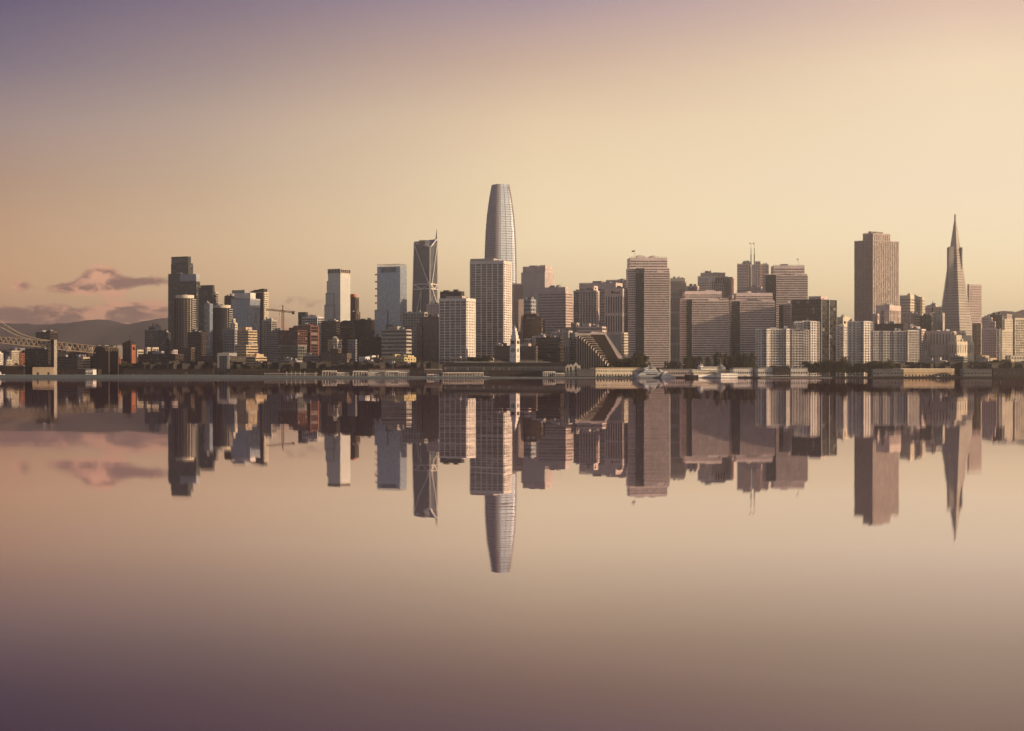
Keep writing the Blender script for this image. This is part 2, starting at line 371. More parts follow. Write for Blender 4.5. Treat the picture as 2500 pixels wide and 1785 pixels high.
def hill(name, D, pts, depth, mat, back=None):
    """terrain ridge: crest rows from photo points, falling to the ground before and behind, with bumps"""
    xs = []; n = 220; x0, x1 = pts[0][0], pts[-1][0]
    def cy_(px):
        for (a, ya), (b, yb_) in zip(pts, pts[1:]):
            if a <= px <= b:
                f_ = (px-a)/(b-a); f_ = f_*f_*(3-2*f_); return ya+(yb_-ya)*f_
        return pts[-1][1]
    v = []; m = 14
    for j in range(m+1):
        s_ = j/m*2-1; k = math.cos(s_*math.pi/2)**1.2
        for i in range(n+1):
            px = x0+(x1-x0)*i/n; D_ = D+s_*depth
            z = GZ+(zof(cy_(px)+ (rnd.uniform(-.7, .7) if j == m//2 else 0), D)-GZ)*k + (math.sin(i*.41+j*1.3)+math.sin(i*.17-j))*depth*.004*k*(1-k)*4
            v.append((pu(px)*D*(1 if j != m//2 else 1), D_, z-.3))
    f_ = [(j*(n+1)+i, j*(n+1)+i+1, (j+1)*(n+1)+i+1, (j+1)*(n+1)+i) for j in range(m) for i in range(n)]
    me = bpy.data.meshes.new(name); me.from_pydata(v, [], f_); me.materials.append(MATS[mat]); 
    for p in me.polygons: p.use_smooth = True
    return struct(link(name, me))
wall_mat('hill_scrub', (.060, .050, .036), .95, .35, .004); wall_mat('hill_town', (.075, .062, .050), .95, .4, .02)
hill('hills', 9000, [(-500, 800), (-150, 784), (0, 789), (25, 789), (45, 791), (65, 790), (90, 794), (110, 792), (145, 793), (165, 789), (190, 788), (215, 784), (240, 780), (262, 781), (285, 786), (305, 791), (330, 793), (350, 788), (375, 783), (420, 776), (520, 790), (700, 830), (900, 880), (1100, 912)], 1500, 'hill_scrub')
hill('hills', 8000, [(2150, 905), (2300, 800), (2390, 784), (2418, 772), (2432, 762), (2446, 759), (2462, 765), (2472, 769), (2482, 762), (2500, 756), (2560, 752), (2700, 780), (2900, 860)], 1200, 'hill_scrub')
hill('hillside', 3900, [(-500, 872), (-100, 856), (60, 850), (200, 842), (300, 842), (420, 850), (700, 870), (900, 890), (1300, 905), (1800, 905), (2100, 880), (2230, 790), (2330, 770), (2480, 800), (2700, 830), (2900, 880)], 420, 'hill_town')
hz = bpy.data.materials.new('air_haze'); hz.use_nodes = True; q = NT(hz.node_tree)
pv_ = q.n('ShaderNodeVolumePrincipled'); pv_.inputs['Color'].default_value = (.93, .84, .74, 1); pv_.inputs['Density'].default_value = 0.95e-4
pv_.inputs['Anisotropy'].default_value = .8
o = q.n('ShaderNodeOutputMaterial'); q.l(pv_.outputs[0], o.inputs['Volume'])
hb = MB().box(-5200, 5200, -600, 13000, -1.6, 332).build('haze', hz, stuff=True)
hb['label'] = 'warm evening haze over the bay and the city'

# ------------------------------------------------------------------ towers, from the bridge end on
T = tower
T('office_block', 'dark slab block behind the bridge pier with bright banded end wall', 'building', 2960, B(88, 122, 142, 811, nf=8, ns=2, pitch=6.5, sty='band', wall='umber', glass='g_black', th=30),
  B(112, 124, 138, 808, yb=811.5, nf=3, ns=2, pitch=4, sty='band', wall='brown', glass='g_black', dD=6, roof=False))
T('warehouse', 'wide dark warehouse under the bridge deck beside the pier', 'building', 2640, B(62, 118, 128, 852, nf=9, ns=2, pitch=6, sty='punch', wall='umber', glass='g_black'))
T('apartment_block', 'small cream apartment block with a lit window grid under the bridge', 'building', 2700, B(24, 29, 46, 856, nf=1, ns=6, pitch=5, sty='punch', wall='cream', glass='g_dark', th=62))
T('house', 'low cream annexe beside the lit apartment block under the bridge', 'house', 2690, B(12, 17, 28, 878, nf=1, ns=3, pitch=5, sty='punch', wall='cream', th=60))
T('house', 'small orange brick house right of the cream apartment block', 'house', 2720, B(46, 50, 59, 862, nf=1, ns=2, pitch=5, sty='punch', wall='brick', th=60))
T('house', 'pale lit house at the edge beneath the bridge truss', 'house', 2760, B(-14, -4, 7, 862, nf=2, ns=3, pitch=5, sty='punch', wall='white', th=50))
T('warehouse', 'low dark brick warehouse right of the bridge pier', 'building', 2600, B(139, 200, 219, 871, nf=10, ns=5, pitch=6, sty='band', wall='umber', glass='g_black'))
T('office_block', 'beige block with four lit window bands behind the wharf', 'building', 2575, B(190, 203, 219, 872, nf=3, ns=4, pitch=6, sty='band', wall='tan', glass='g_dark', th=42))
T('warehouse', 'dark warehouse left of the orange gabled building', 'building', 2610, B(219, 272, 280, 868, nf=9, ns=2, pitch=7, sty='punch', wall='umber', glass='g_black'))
rt, bs = T('gabled_building', 'orange brick gabled building beside the dark flag tower', 'building', 2560, B(262, 277, 293, 869, nf=3, ns=4, pitch=7, sty='pier', wall='brick', glass='g_dark', th=48, roof=False))
b = bs[0]; gb = MB(); gb.loft([[(0+.3, 0, b['H']), (0+.3, b['d'], b['H']), (0+.3, b['d']/2+.01, b['H']+3.2), (.3, b['d']/2-.01, b['H']+3.2)], [(-b['w'], 0, b['H']), (-b['w'], b['d'], b['H']), (-b['w'], b['d']/2+.01, b['H']+3.2), (-b['w'], b['d']/2-.01, b['H']+3.2)]])
gb.build('gable', 'brick', rt, b['R'], b['rz'])
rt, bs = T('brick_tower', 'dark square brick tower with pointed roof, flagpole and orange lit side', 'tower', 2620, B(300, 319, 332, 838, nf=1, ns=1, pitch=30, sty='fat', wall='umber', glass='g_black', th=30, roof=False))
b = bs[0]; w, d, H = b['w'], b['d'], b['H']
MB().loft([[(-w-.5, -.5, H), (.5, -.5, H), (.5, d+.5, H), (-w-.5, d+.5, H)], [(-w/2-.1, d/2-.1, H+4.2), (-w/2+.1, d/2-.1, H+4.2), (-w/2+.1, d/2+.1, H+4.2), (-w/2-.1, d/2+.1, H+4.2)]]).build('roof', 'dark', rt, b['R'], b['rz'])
MB().box(.4, .75, d*.12, d*.85, 9, H-2).build('painted_sunlit_brick', 'brick', rt, b['R'], b['rz']); MB().box(.7, .9, d*.3, d*.7, H-9, H-5).build('window', 'g_black', rt, b['R'], b['rz']); MB().bar((-w/2, d/2, H+4), (-w/2, d/2, H+10.5), .12).build('flagpole', 'dark', rt, b['R'], b['rz'])  # brick panel carries the sunlit orange; tower walls are coloured dark for shade
MB().box(-w/2, -w/2+1.6, d/2-.05, d/2+.05, H+9.1, H+10.3).build('flag', 'rust', rt, b['R'], b['rz'])
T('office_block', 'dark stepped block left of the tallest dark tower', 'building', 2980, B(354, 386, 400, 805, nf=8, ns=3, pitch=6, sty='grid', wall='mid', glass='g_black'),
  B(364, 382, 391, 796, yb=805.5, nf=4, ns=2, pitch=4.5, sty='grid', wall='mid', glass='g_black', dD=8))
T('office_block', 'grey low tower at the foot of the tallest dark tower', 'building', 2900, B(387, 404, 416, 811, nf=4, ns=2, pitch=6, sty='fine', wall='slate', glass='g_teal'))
T('skyscraper', 'tall dark green glass tower with stepped top beside the hills', 'skyscraper', 3060,
  B(411, 444, 470, 668, nf=8, ns=5, pitch=4.9, sty='band', wall='slate', glass='g_teal', th=30),
  B(418, 459, 471, 642, yb=668.5, nf=8, ns=3, pitch=5, sty='band', wall='slate', glass='g_teal', dD=7, th=30, cap=1),
  B(418.5, 458, 466, 626, yb=641.6, nf=1, ns=1, pitch=13, sty='sheer', wall='slate', glass='g_teal', dD=9, th=30, roof=False))
T('skyscraper', 'dark tower with tall fins under a blank grey crown and lit balcony edge', 'skyscraper', 3000,
  B(439, 479, 488, 687, nf=10, ns=2, pitch=5.2, sty='fine', wall='slate', glass='g_teal', th=28),
  B(440, 479, 487, 669, yb=687.5, nf=1, ns=1, pitch=9, sty='fat', wall='steel', glass='g_pale', th=28, cap=12, roof=False, dD=1))
def round_tower(label, xl, xr, yt, D, ring, nb=20, wall='black', glass='g_black', crown='cream', pitch=5.2):
    r = (xr-xl)/2*D/F; cx = pu((xl+xr)/2)*D; H = zof(yt, D)-GZ; rt = thing('round_tower', label, 'tower', (cx, D+r, GZ))
    MB().cyl(0, 0, 0, H-.3, r*.94, n=32).build('windows', glass, rt)
    n = int(H/(pitch*D/F)); ph = H/n
    me = MB().cyl(0, 0, 0, ph*.34, r, n=32).mesh('floor_band', wall)
    for i in range(n): link('floor_band', me, rt, (0, 0, i*ph))
    for k in range(nb):
        a = 2*math.pi*k/nb; link('pier', boxmesh('pier', .9, 1.3, H-.2, wall), rt, (math.cos(a)*r*.955, math.sin(a)*r*.955, 0), a)
    for k in range(7):     # balconies with lit edges on the sunny side
        a = -.62+k*.2
        mb = MB()
        for i in range(n): mb.box(-.9, 1.0, -1.5, 1.5, i*ph+.1, i*ph+1.25)
        mb.build('balconies', 'stone', rt, (math.cos(a)*r, math.sin(a)*r, 0), a, True)
    rr = r*.86; MB().cyl(0, 0, H-.2, H+ring*D/F, rr, n=32).build('crown', crown, rt)
    MB().cyl(0, 0, H+ring*D/F, H+ring*D/F+1.2, rr*.3, n=12).build('roof_unit', 'mid', rt)
    return rt
round_tower('round dark tower with pale drum top in front of the tallest dark tower', 421, 473, 727, 2850, 7)
T('skyscraper', 'slender grey tower between the two dark round towers', 'skyscraper', 2960, B(485, 519, 523.5, 703, nf=8, ns=1, pitch=5.5, sty='fine', wall='slate', glass='g_teal'),
  B(490, 519, 523, 696, yb=703.5, nf=5, ns=1, pitch=5, sty='fat', wall='slate', glass='g_teal', cap=4, dD=2, roof=False),
  B(519, 526, 532, 713, nf=2, ns=3, pitch=5.5, sty='grid', wall='stone', glass='g_black', dD=14))
T('skyscraper', 'narrow blue grey glass slab left of the second round tower', 'skyscraper', 2880, B(498, 512, 520, 741, nf=5, ns=3, pitch=5.2, sty='glass', wall='bluegrey', glass='g_blue'))
round_tower('second round dark tower with pale ring top, nearer the white gridded tower', 516, 563, 751, 2810, 6.5)
T('apartment_tower', 'dark slab tower with balconies behind the white gridded tower', 'tower', 3080, B(549, 566, 574, 722, nf=4, ns=3, pitch=5.5, sty='apt', wall='umber', glass='g_black'))
T('skyscraper', 'blue grey tower with bright white gridded side and plain box top', 'skyscraper', 2940,
  B(565, 611, 634, 729, nf=11, ns=7, pitch=5.0, sty='grid', wall='steel', glass='g_blue', th=32),
  B(573, 611, 623, 715, yb=729.5, nf=1, ns=1, pitch=10, sty='fat', wall='white', glass='g_pale', th=32, cap=10, roof=False, dD=1),
  B(567, 597, 606, 708, yb=715.5, nf=1, ns=1, pitch=6, sty='fat', wall='grey', glass='g_pale', th=32, cap=5, roof=False, dD=8))
rt, bs = T('skyscraper', 'dark slab with sloping roof and cream lit end beside the crane', 'skyscraper', 3020,
  B(610, 645, 655, 713, nf=5, ns=3, pitch=5, sty='punch', wall='cream', glass='g_black', th=30))
b = bs[0]; MB().prism([(-b['w'], b['H']), (-1.5, b['H']), (-1.5, b['H']+5), (-5, b['H']+5.2), (-b['w'], b['H']+1.5)], .5, b['d']-.5).build('roof', 'dark', rt, b['R'], b['rz'])
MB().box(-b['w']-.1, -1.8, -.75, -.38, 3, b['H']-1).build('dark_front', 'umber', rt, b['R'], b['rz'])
T('apartment_tower', 'tower with curved cap and pale lit end below the crane jib', 'tower', 2860, B(640, 663, 675, 781, nf=6, ns=4, pitch=5, sty='grid', wall='stone', glass='g_teal', th=30))
T('stepped_tower', 'grey art deco tower with narrow lit stepped pinnacle', 'tower', 2700,
  B(545, 573, 580, 803, nf=7, ns=2, pitch=6.5, sty='punch', wall='grey', glass='g_black'), B(562, 574, 579, 788, yb=803.5, nf=2, ns=1, pitch=6, sty='punch', wall='cream', dD=3, glass='g_black'),
  B(566, 570, 574, 778, yb=788.5, nf=1, ns=1, pitch=6, sty='fat', wall='cream', dD=5, roof=False))
T('office_block', 'beige office with bright horizontal bands in front of the white gridded tower', 'building', 2640,
  B(580, 606, 627, 806, nf=6, ns=7, pitch=6.6, sty='band', wall='tan', glass='g_dark', th=30, cap=3), B(582, 600, 614, 799, yb=806.5, nf=1, ns=1, pitch=4, sty='fat', wall='tan', dD=4, roof=False),
  B(574, 601, 629, 842, nf=6, ns=8, pitch=6.6, sty='band', wall='tan', glass='g_dark', th=33, dD=-14, cap=3))
T('arched_building', 'dark waterfront block with tall grey arched portal', 'building', 2540, B(488, 530, 620, 869, nf=7, ns=18, pitch=7, sty='punch', wall='umber', glass='g_black', th=42))
rt = thing('portal_building', 'grey stone portal with a tall three-part window on the waterfront', 'building', (pu(545)*2500, 2500, GZ))
plain(rt, 'wall', 531, 559, 560, 862, 2500, 0, 'grey')
D = 2500
for a_, b_ in ((537, 541.5), (543, 548), (549.5, 554)): mb = MB().box(pu(a_)*D-rt.location.x, pu(b_)*D-rt.location.x, -.3, .1, 0, zof(869, D)-GZ); mb.build('window', 'g_black', rt)
T('office_block', 'low block with four cream lit bands and rounded pale edge near the promenade', 'building', 2530, B(600, 624, 651, 871, nf=5, ns=9, pitch=6.8, sty='band', wall='tan', glass='g_dark', th=36, cap=2.5))
T('house', 'small cream loggia building behind the grey portal', 'house', 2600, B(550, 556, 572, 862, nf=2, ns=5, pitch=5, sty='grid', wall='cream', th=50))
T('apartment_tower', 'dark brown lofts with a flame of lit window frames at the corner', 'building', 2620, B(440, 467, 474, 848, nf=8, ns=3, pitch=6, sty='grid', wall='brown', glass='g_black', th=30))
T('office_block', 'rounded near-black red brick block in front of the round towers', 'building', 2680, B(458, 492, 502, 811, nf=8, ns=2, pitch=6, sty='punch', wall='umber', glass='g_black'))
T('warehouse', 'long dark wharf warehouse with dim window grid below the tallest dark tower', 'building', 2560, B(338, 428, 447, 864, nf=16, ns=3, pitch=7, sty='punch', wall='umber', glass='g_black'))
T('house', 'pale lit loft with tall window slots beside the flag tower', 'house', 2640, B(330, 336, 349, 854, nf=1, ns=4, pitch=6, sty='grid', wall='cream', th=55))
T('house', 'cream lit stair block with two chimneys beneath the grey low tower', 'house', 2650, B(356, 360, 367, 848, nf=1, ns=2, pitch=6, sty='punch', wall='cream', th=55), B(369, 373, 386, 848, nf=1, ns=3, pitch=6, sty='grid', wall='cream', th=55, dD=5))
T('house', 'tiny pink lit rooftop house above the dark wharf warehouse', 'house', 2600, B(420, 424, 433, 854, nf=1, ns=2, pitch=6, sty='punch', wall='pinkw', th=55))
# crane district
T('office_tower', 'grey office with white horizontal bands left of the building site', 'building', 2780, B(659, 688, 700, 808, nf=6, ns=3, pitch=5.8, sty='band', wall='grey', glass='g_black', cap=2))
rt, bs = T('unfinished_building', 'half-built tower with open rusty upper floors below the crane', 'building', 2700, B(679, 727, 749, 842, nf=8, ns=4, pitch=7, sty='glass', wall='mid', glass='g_teal', th=30),
  B(680, 727, 749, 806, yb=841.5, nf=9, ns=5, pitch=6, sty='grid', wall='rust', glass='g_black', th=30, dD=1, cap=1, roof=False))
T('office_tower', 'dark red brick office with rose framed side of large lit windows', 'building', 2740, B(718, 758, 778, 795, nf=8, ns=1, pitch=7.2, sty='grid', wall='rust', glass='g_dark', th=30, cap=3), B(706, 735, 745, 800, nf=5, ns=1, pitch=7, sty='punch', wall='umber', glass='g_black', dD=18))
T('office_tower', 'white gridded office above the red brick office', 'building', 2990, B(738, 775, 790, 773, nf=7, ns=4, pitch=5.5, sty='grid', wall='white', glass='g_black', th=30), B(728, 747, 752, 762, nf=4, ns=1, pitch=6, sty='sheer', wall='slate', glass='g_teal', dD=20))
T('skyscraper', 'pale stepped glass tower with bright yellow lit side and slotted top', 'skyscraper', 3100,
  B(801, 831, 855, 668, nf=8, ns=6, pitch=4.8, sty='sheer', wall='white', glass='g_pale', th=34, cap=1),
  B(801, 831, 855, 656, yb=668.2, nf=4, ns=5, pitch=9, sty='grid', wall='beige', glass='g_teal', th=34, cap=2, roof=False),
  B(798, 815, 828, 686, nf=4, ns=3, pitch=4.8, sty='sheer', wall='stone', glass='g_pale', th=34, dD=8), B(795, 814, 828, 715, nf=4, ns=3, pitch=4.8, sty='sheer', wall='stone', glass='g_pale', th=34, dD=6),
  B(792, 814, 828, 744, nf=4, ns=3, pitch=4.8, sty='sheer', wall='stone', glass='g_pale', th=34, dD=4))
T('apartment_tower', 'slim brown tower with bright orange roof box', 'tower', 3160, B(855, 868, 875, 726, nf=4, ns=2, pitch=5, sty='pier', wall='brown', glass='g_black'),
  B(855, 865, 870, 718, yb=726.5, nf=1, ns=1, pitch=6, sty='fat', wall='orange', roof=False, cap=6), B(855, 869, 878, 761, nf=4, ns=2, pitch=5, sty='pier', wall='brown', glass='g_black', dD=-12))
def barrel(rt, b, mat='dark', k=.5):
    w, d, H = b['w'], b['d'], b['H']; n = 12
    MB().prism([(-w/2+math.cos(math.pi*i/n)*w/2, H+math.sin(math.pi*i/n)*w/2*k) for i in range(n+1)], .2, d-.2).build('roof', mat, rt, b['R'], b['rz'])
rt, bs = T('office_tower', 'dark office tower with pale roof line left of the barrel roofed tower', 'building', 2880, B(785, 821, 829, 784, nf=8, ns=2, pitch=6, sty='band', wall='umber', glass='g_black', cap=2))
plain(rt, 'roof', 789, 820, 826, 782, 2884, 27, 'white', yb=784)
rt, bs = T('office_tower', 'dark office tower with rounded barrel roof and banded lit edge', 'building', 2900, B(826, 860, 867, 797, nf=8, ns=2, pitch=6, sty='band', wall='brown', glass='g_black')); barrel(rt, bs[0], 'dark', .75)
T('office_block', 'cream corner block with bright lit windows below the barrel roofed tower', 'building', 2760, B(801, 823, 834, 829, nf=5, ns=4, pitch=6, sty='punch', wall='cream', glass='g_dark', th=30))
T('office_block', 'grey gridded block right of the cream corner block', 'building', 2790, B(850, 868, 873, 829, nf=5, ns=2, pitch=6, sty='punch', wall='grey', glass='g_black'))
T('office_tower', 'broad dark glass block left of the pale blue balcony tower', 'building', 3060, B(863, 905, 918, 780, nf=9, ns=3, pitch=6, sty='glass', wall='umber', glass='g_black'), B(890, 903, 908, 783, nf=2, ns=1, pitch=12, sty='glass', wall='slate', glass='g_teal', dD=-12, roof=False))
T('office_block', 'near-black lower block in front of the broad dark glass block', 'building', 2820, B(878, 930, 936, 822, nf=10, ns=2, pitch=6, sty='punch', wall='umber', glass='g_black'))
rt, bs = T('skyscraper', 'blue glass tower with a ladder of small balconies on its edge', 'skyscraper', 3020, B(921, 977, 993, 650, nf=20, ns=6, pitch=4.8, sty='glass', wall='steel', glass='g_blue', th=27, cap=1.2, roof=False),
  B(915, 945, 960, 756, nf=11, ns=4, pitch=4.8, sty='glass', wall='steel', glass='g_blue', th=27, dD=8, roof=False))
b = bs[0]; w, d, H = b['w'], b['d'], b['H']
for k in range(5):
    z = zof(669+17.4*k, 3020)-GZ; MB().box(-w-4.4, -w+1.0, .5, 7, z-.9, z+.9).build('balcony', 'dark', rt, b['R'], b['rz'])
mb = MB(); hh = 3.2
for (xa, ya, xb, yb_) in ((-w, 0, 0, 0), (0, 0, 0, d), (0, d, -w, d), (-w, d, -w, 0)):
    mb.bar((xa, ya, H+hh), (xb, yb_, H+hh), .45)
    for i in range(9): f_ = i/8; x_, y_ = xa+(xb-xa)*f_, ya+(yb_-ya)*f_; mb.bar((x_, y_, H), (x_, y_, H+hh), .22)
mb.build('roof_frame', 'steel', rt, b['R'], b['rz'])
mb = MB()
for i in range(15): c = -w*.82+i*w*.045; mb.box(c-.3, c+.3, -.5, -.2, H-9, H-1.5)
mb.build('louvres', 'dark', rt, b['R'], b['rz'], True)
T('office_block', 'dark brick warehouse with ornate gable and narrow lit end on the embarcadero', 'building', 2600, B(783, 847, 857, 862, nf=10, ns=2, pitch=7.5, sty='punch', wall='brown', glass='g_warm', th=30, cap=3),
  B(806, 826, 832, 851, yb=862.2, nf=3, ns=1, pitch=8, sty='punch', wall='brown', glass='g_black', dD=2))
T('office_block', 'grey louvred low block left of the dark brick warehouse', 'building', 2620, B(740, 778, 784, 868, nf=6, ns=1, pitch=4.2, sty='band', wall='mid', glass='g_black'))
T('office_block', 'low glassy block with pale window rows under the building site', 'building', 2590, B(672, 724, 736, 880, nf=12, ns=2, pitch=5, sty='grid', wall='grey', glass='g_teal'))
T('house', 'white lit low building right of the brick warehouse', 'house', 2600, B(877, 892, 902, 871, nf=3, ns=2, pitch=6, sty='fat', wall='white', glass='g_black'))
T('house', 'small white lit roof house above the grey low block', 'house', 2650, B(898, 908, 919, 868, nf=2, ns=2, pitch=6, sty='fat', wall='white', glass='g_black', th=40))
T('office_block', 'grey low gridded block on the embarcadero beside a brown one', 'building', 2570, B(888, 906, 911, 878, nf=5, ns=1, pitch=5, sty='punch', wall='grey', glass='g_black'))
T('office_block', 'plain brown low block left of the banded grey office', 'building', 2580, B(904, 928, 934, 874, nf=5, ns=1, pitch=9, sty='fat', wall='brown', glass='g_black'))
T('office_block', 'low white block with a vivid yellow lit end', 'building', 2570, B(938, 987, 1015, 872, nf=7, ns=4, pitch=7, sty='fat', wall='yellow', glass='g_dark', th=30), B(990, 996, 1010, 868, yb=872.4, nf=1, ns=1, pitch=4, sty='fat', wall='yellow', th=30, dD=4, roof=False))
T('office_block', 'flat grey podium under the yellow lit block', 'building', 2540, B(931, 1002, 1012, 887, nf=10, ns=2, pitch=6, sty='punch', wall='grey', glass='g_black'))
T('office_tower', 'broad office with alternating pale and dark horizontal bands', 'building', 2740, B(932, 992, 1004, 804, nf=12, ns=2, pitch=9.2, sty='band', wall='stone', glass='g_black', th=26, cap=3), B(952, 970, 978, 797, yb=804.4, nf=1, ns=1, pitch=5, sty='fat', wall='stone', roof=False, dD=6),
  B(943, 960, 966, 793, yb=804.4, nf=1, ns=1, pitch=8, sty='fat', wall='umber', roof=False, dD=18))
T('office_tower', 'brown tower with close vertical grid right of the banded office', 'building', 2840, B(1029, 1072, 1080, 774, nf=11, ns=2, pitch=6, sty='grid', wall='brown', glass='g_brown'), B(1018, 1030, 1034, 792, nf=3, ns=1, pitch=6, sty='grid', wall='brown', glass='g_brown', dD=10))
T('office_tower', 'green grey glass block below the braced tower', 'building', 2920, B(983, 1036, 1043, 762, nf=8, ns=1, pitch=7, sty='grid', wall='stone', glass='g_teal'))
T('office_tower', 'pale pink block with punched windows between the braced tower and the slab', 'building', 2960, B(1042, 1070, 1078, 742, nf=8, ns=2, pitch=7, sty='fat', wall='pinkw', glass='g_warm'))

# braced tower with the spike
D = 3200; rt = thing('braced_tower', 'glass tower with pale diagonal bracing and a sharp spike at one corner', 'skyscraper', (pu(1050)*D, D, GZ))
def cor(px, py, dd=0): return P(px, py, D+dd)-rt.location
bl, bc, br = cor(1003, 920, 26), cor(1050, 921, 0), cor(1066.5, 920, 30)
tl, tcn, tr = cor(1012, 590, 24), cor(1050.5, 602, 3), cor(1066, 584, 28)
bl.z = bc.z = br.z = 0
bb = br+(bl-bc)*.9; tb = tr+(tl-tcn)*.9; tb.z = tl.z+1
MB().hexa([bl, bc, br, bb, tl, tcn, tr, tb]).build('windows', 'g_brace', rt)
n = 62; mbb = []
for i in range(1, n):
    z = tl.z*i/n
    def onedge(a, b_):
        f_ = z/b_.z; return a.lerp(b_, min(f_, 1)) if f_ <= 1 else None
    pts = [onedge(bl, tl), onedge(bc, tcn), onedge(br, tr), onedge(bb, tb)]
    if None in pts: continue
    cc = sum(pts, Vector())/4; o4 = [p+(p-cc).normalized()*.22 for p in pts]
    MB().loft([[(p.x, p.y, z-.35) for p in o4], [(p.x, p.y, z+.35) for p in o4]]).build('floor_band', 'slate', rt)
def fr_(f_, z):
    a = bl.lerp(tl, z/tl.z); b_ = bc.lerp(tcn, min(1, z/tcn.z)); p = a.lerp(b_, f_); p.y -= 1.0; p.x -= .4; return p
def sd_(f_, z):
    a = bc.lerp(tcn, min(1, z/tcn.z)); b_ = br.lerp(tr, z/tr.z); p = a.lerp(b_, f_); p.y -= .9; p.x += .9; return p
zz = lambda py: zof(py, D)-GZ
for a_, b_ in [(fr_(0.03, zz(596)), fr_(1, zz(700))), (fr_(1, zz(602)), fr_(1, zz(905))), (fr_(0, zz(590)), fr_(1, zz(602))), (sd_(0, zz(602)), tr+Vector((0, -.6, 0))), (sd_(.95, zz(596)), sd_(0.1, zz(700))),
               (fr_(0, zz(693)), fr_(1, zz(693))), (fr_(0, zz(705)), fr_(1, zz(705))), (sd_(0, zz(693)), sd_(1, zz(693))), (sd_(0, zz(705)), sd_(1, zz(705))),
               (fr_(.05, zz(694)), fr_(.5, zz(705))), (fr_(.5, zz(705)), fr_(1, zz(695))), (fr_(.5, zz(705)), fr_(.22, zz(770))), (fr_(.5, zz(705)), fr_(.46, zz(770))), (sd_(0.1, zz(700)), sd_(1, zz(745))),
               (sd_(0, zz(694)), sd_(.5, zz(705))), (sd_(.5, zz(705)), sd_(1, zz(694))), (fr_(0, zz(590)), fr_(0, zz(880))), (sd_(1, zz(586)), sd_(1, zz(880)))]:
    MB().bar(a_, b_, 1.05).build('brace', 'white', rt)
MB().loft([[(tr.x-2.5, tr.y-2, tr.z-5), (tr.x+.6, tr.y-2, tr.z-5), (tr.x+.6, tr.y+1, tr.z-5), (tr.x-2.5, tr.y+1, tr.z-5)], [(tr.x+.1, tr.y-.2, tr.z+17.5), (tr.x+.3, tr.y-.2, tr.z+17.5), (tr.x+.3, tr.y, tr.z+17.5), (tr.x+.1, tr.y, tr.z+17.5)]]).build('spire', 'slate', rt)
MB().box(-18, -6, 10, 20, tcn.z-3, tl.z+1.5).build('roof_unit', 'mid', rt); MB().box(-9, -2, 8, 16, tcn.z-3, tl.z+.5).build('roof_unit', 'grey', rt)

T('office_tower', 'plain dark mauve flat-topped block behind the five-bay slab', 'building', 3000, B(1075, 1125, 1133, 711, nf=10, ns=1, pitch=7, sty='fat', wall='slate', glass='g_black'))
T('skyscraper', 'pale slab tower with five wide bays, shorter one of the gridded pair', 'skyscraper', 2760, B(1073, 1138, 1160, 728, nf=5, ns=5, pitch=6.85, sty='grid', wall='white', glass='g_warm', th=24, cap=7, spf=.5, sbf=.45), B(1090, 1128, 1146, 723, yb=728.3, nf=1, ns=1, pitch=4, sty='fat', wall='beige', th=24, roof=False, dD=4, cap=3))
T('skyscraper', 'tall pale slab with six wide bays and bright gridded end', 'skyscraper', 2850, B(1148, 1229, 1249, 636, nf=6, ns=4, pitch=5.9, sty='grid', wall='white', glass='g_warm', th=19, cap=8, spf=.45, sbf=.45), B(1149, 1205, 1222, 631, yb=636.3, nf=1, ns=1, pitch=4, sty='fat', wall='beige', th=19, roof=False, dD=8, cap=4))
T('podium', 'long low pale colonnade at the foot of the two gridded slabs', 'building', 2650, B(1073, 1195, 1205, 874, nf=9, ns=1, pitch=7, sty='grid', wall='beige', glass='g_dark', cap=2))
T('skyscraper', 'narrow tower of fine rose vertical ribs below the tallest tower', 'skyscraper', 2960, B(1247, 1254, 1277, 692, nf=3, ns=10, pitch=7, sty='pier', wall='pinkw', glass='g_warm', th=62, cap=4))

# tallest rounded tower
D = 3320; cx = pu(1221.5)*D; rt = thing('rounded_skyscraper', 'tallest tower of all, rounded and tapering with fine horizontal lines', 'skyscraper', (cx, D+30, GZ))
prof = [(920, 79), (760, 79.5), (700, 79), (640, 78), (600, 76), (560, 72), (520, 65.5), (480, 54.5), (462, 48), (447, 42)]
def half(py):
    for (a, wa), (b_, wb) in zip(prof, prof[1:]):
        if b_ <= py <= a: return (wa+(wb-wa)*(a-py)/(a-b_))/2
    return prof[-1][1]/2
def ring(py, extra=0, n=48):
    R_ = half(py)*D/F; th_ = math.radians(28); out = []
    e = 2/6.0
    k = 1/max(abs(math.cos(th_))+abs(math.sin(th_))*1 - .12, 1)
    for i in range(n):
        a = 2*math.pi*i/n; c, s_ = math.cos(a), math.sin(a)
        x_ = math.copysign(abs(c)**e, c); y_ = math.copysign(abs(s_)**e, s_)
        x_, y_ = x_*math.cos(th_)-y_*math.sin(th_), x_*math.sin(th_)+y_*math.cos(th_)
        out.append((x_, y_))
    mxx = max(p[0] for p in out); s_ = (R_+extra)/mxx
    return [(x_*s_, y_*s_) for x_, y_ in out]
rows = list(range(920, 447, -6))+[447]
MB().loft([[(x_, y_, zof(py, D)-GZ) for x_, y_ in ring(py)] for py in rows]).build('windows', glass_mat('g_tall', (.30, .38, .49), .38, .8, 0, (.3, .3, .3), .25), rt)
py = 912.0
while py > 450:
    h_ = 1.5 if py > 492 else 1.0
    MB().loft([[(x_, y_, zof(py, D)-GZ) for x_, y_ in ring(py, .35)], [(x_, y_, zof(py-h_, D)-GZ) for x_, y_ in ring(py-h_, .35)]]).build('floor_band', 'mid', rt)
    py -= 6.0
mb = MB()
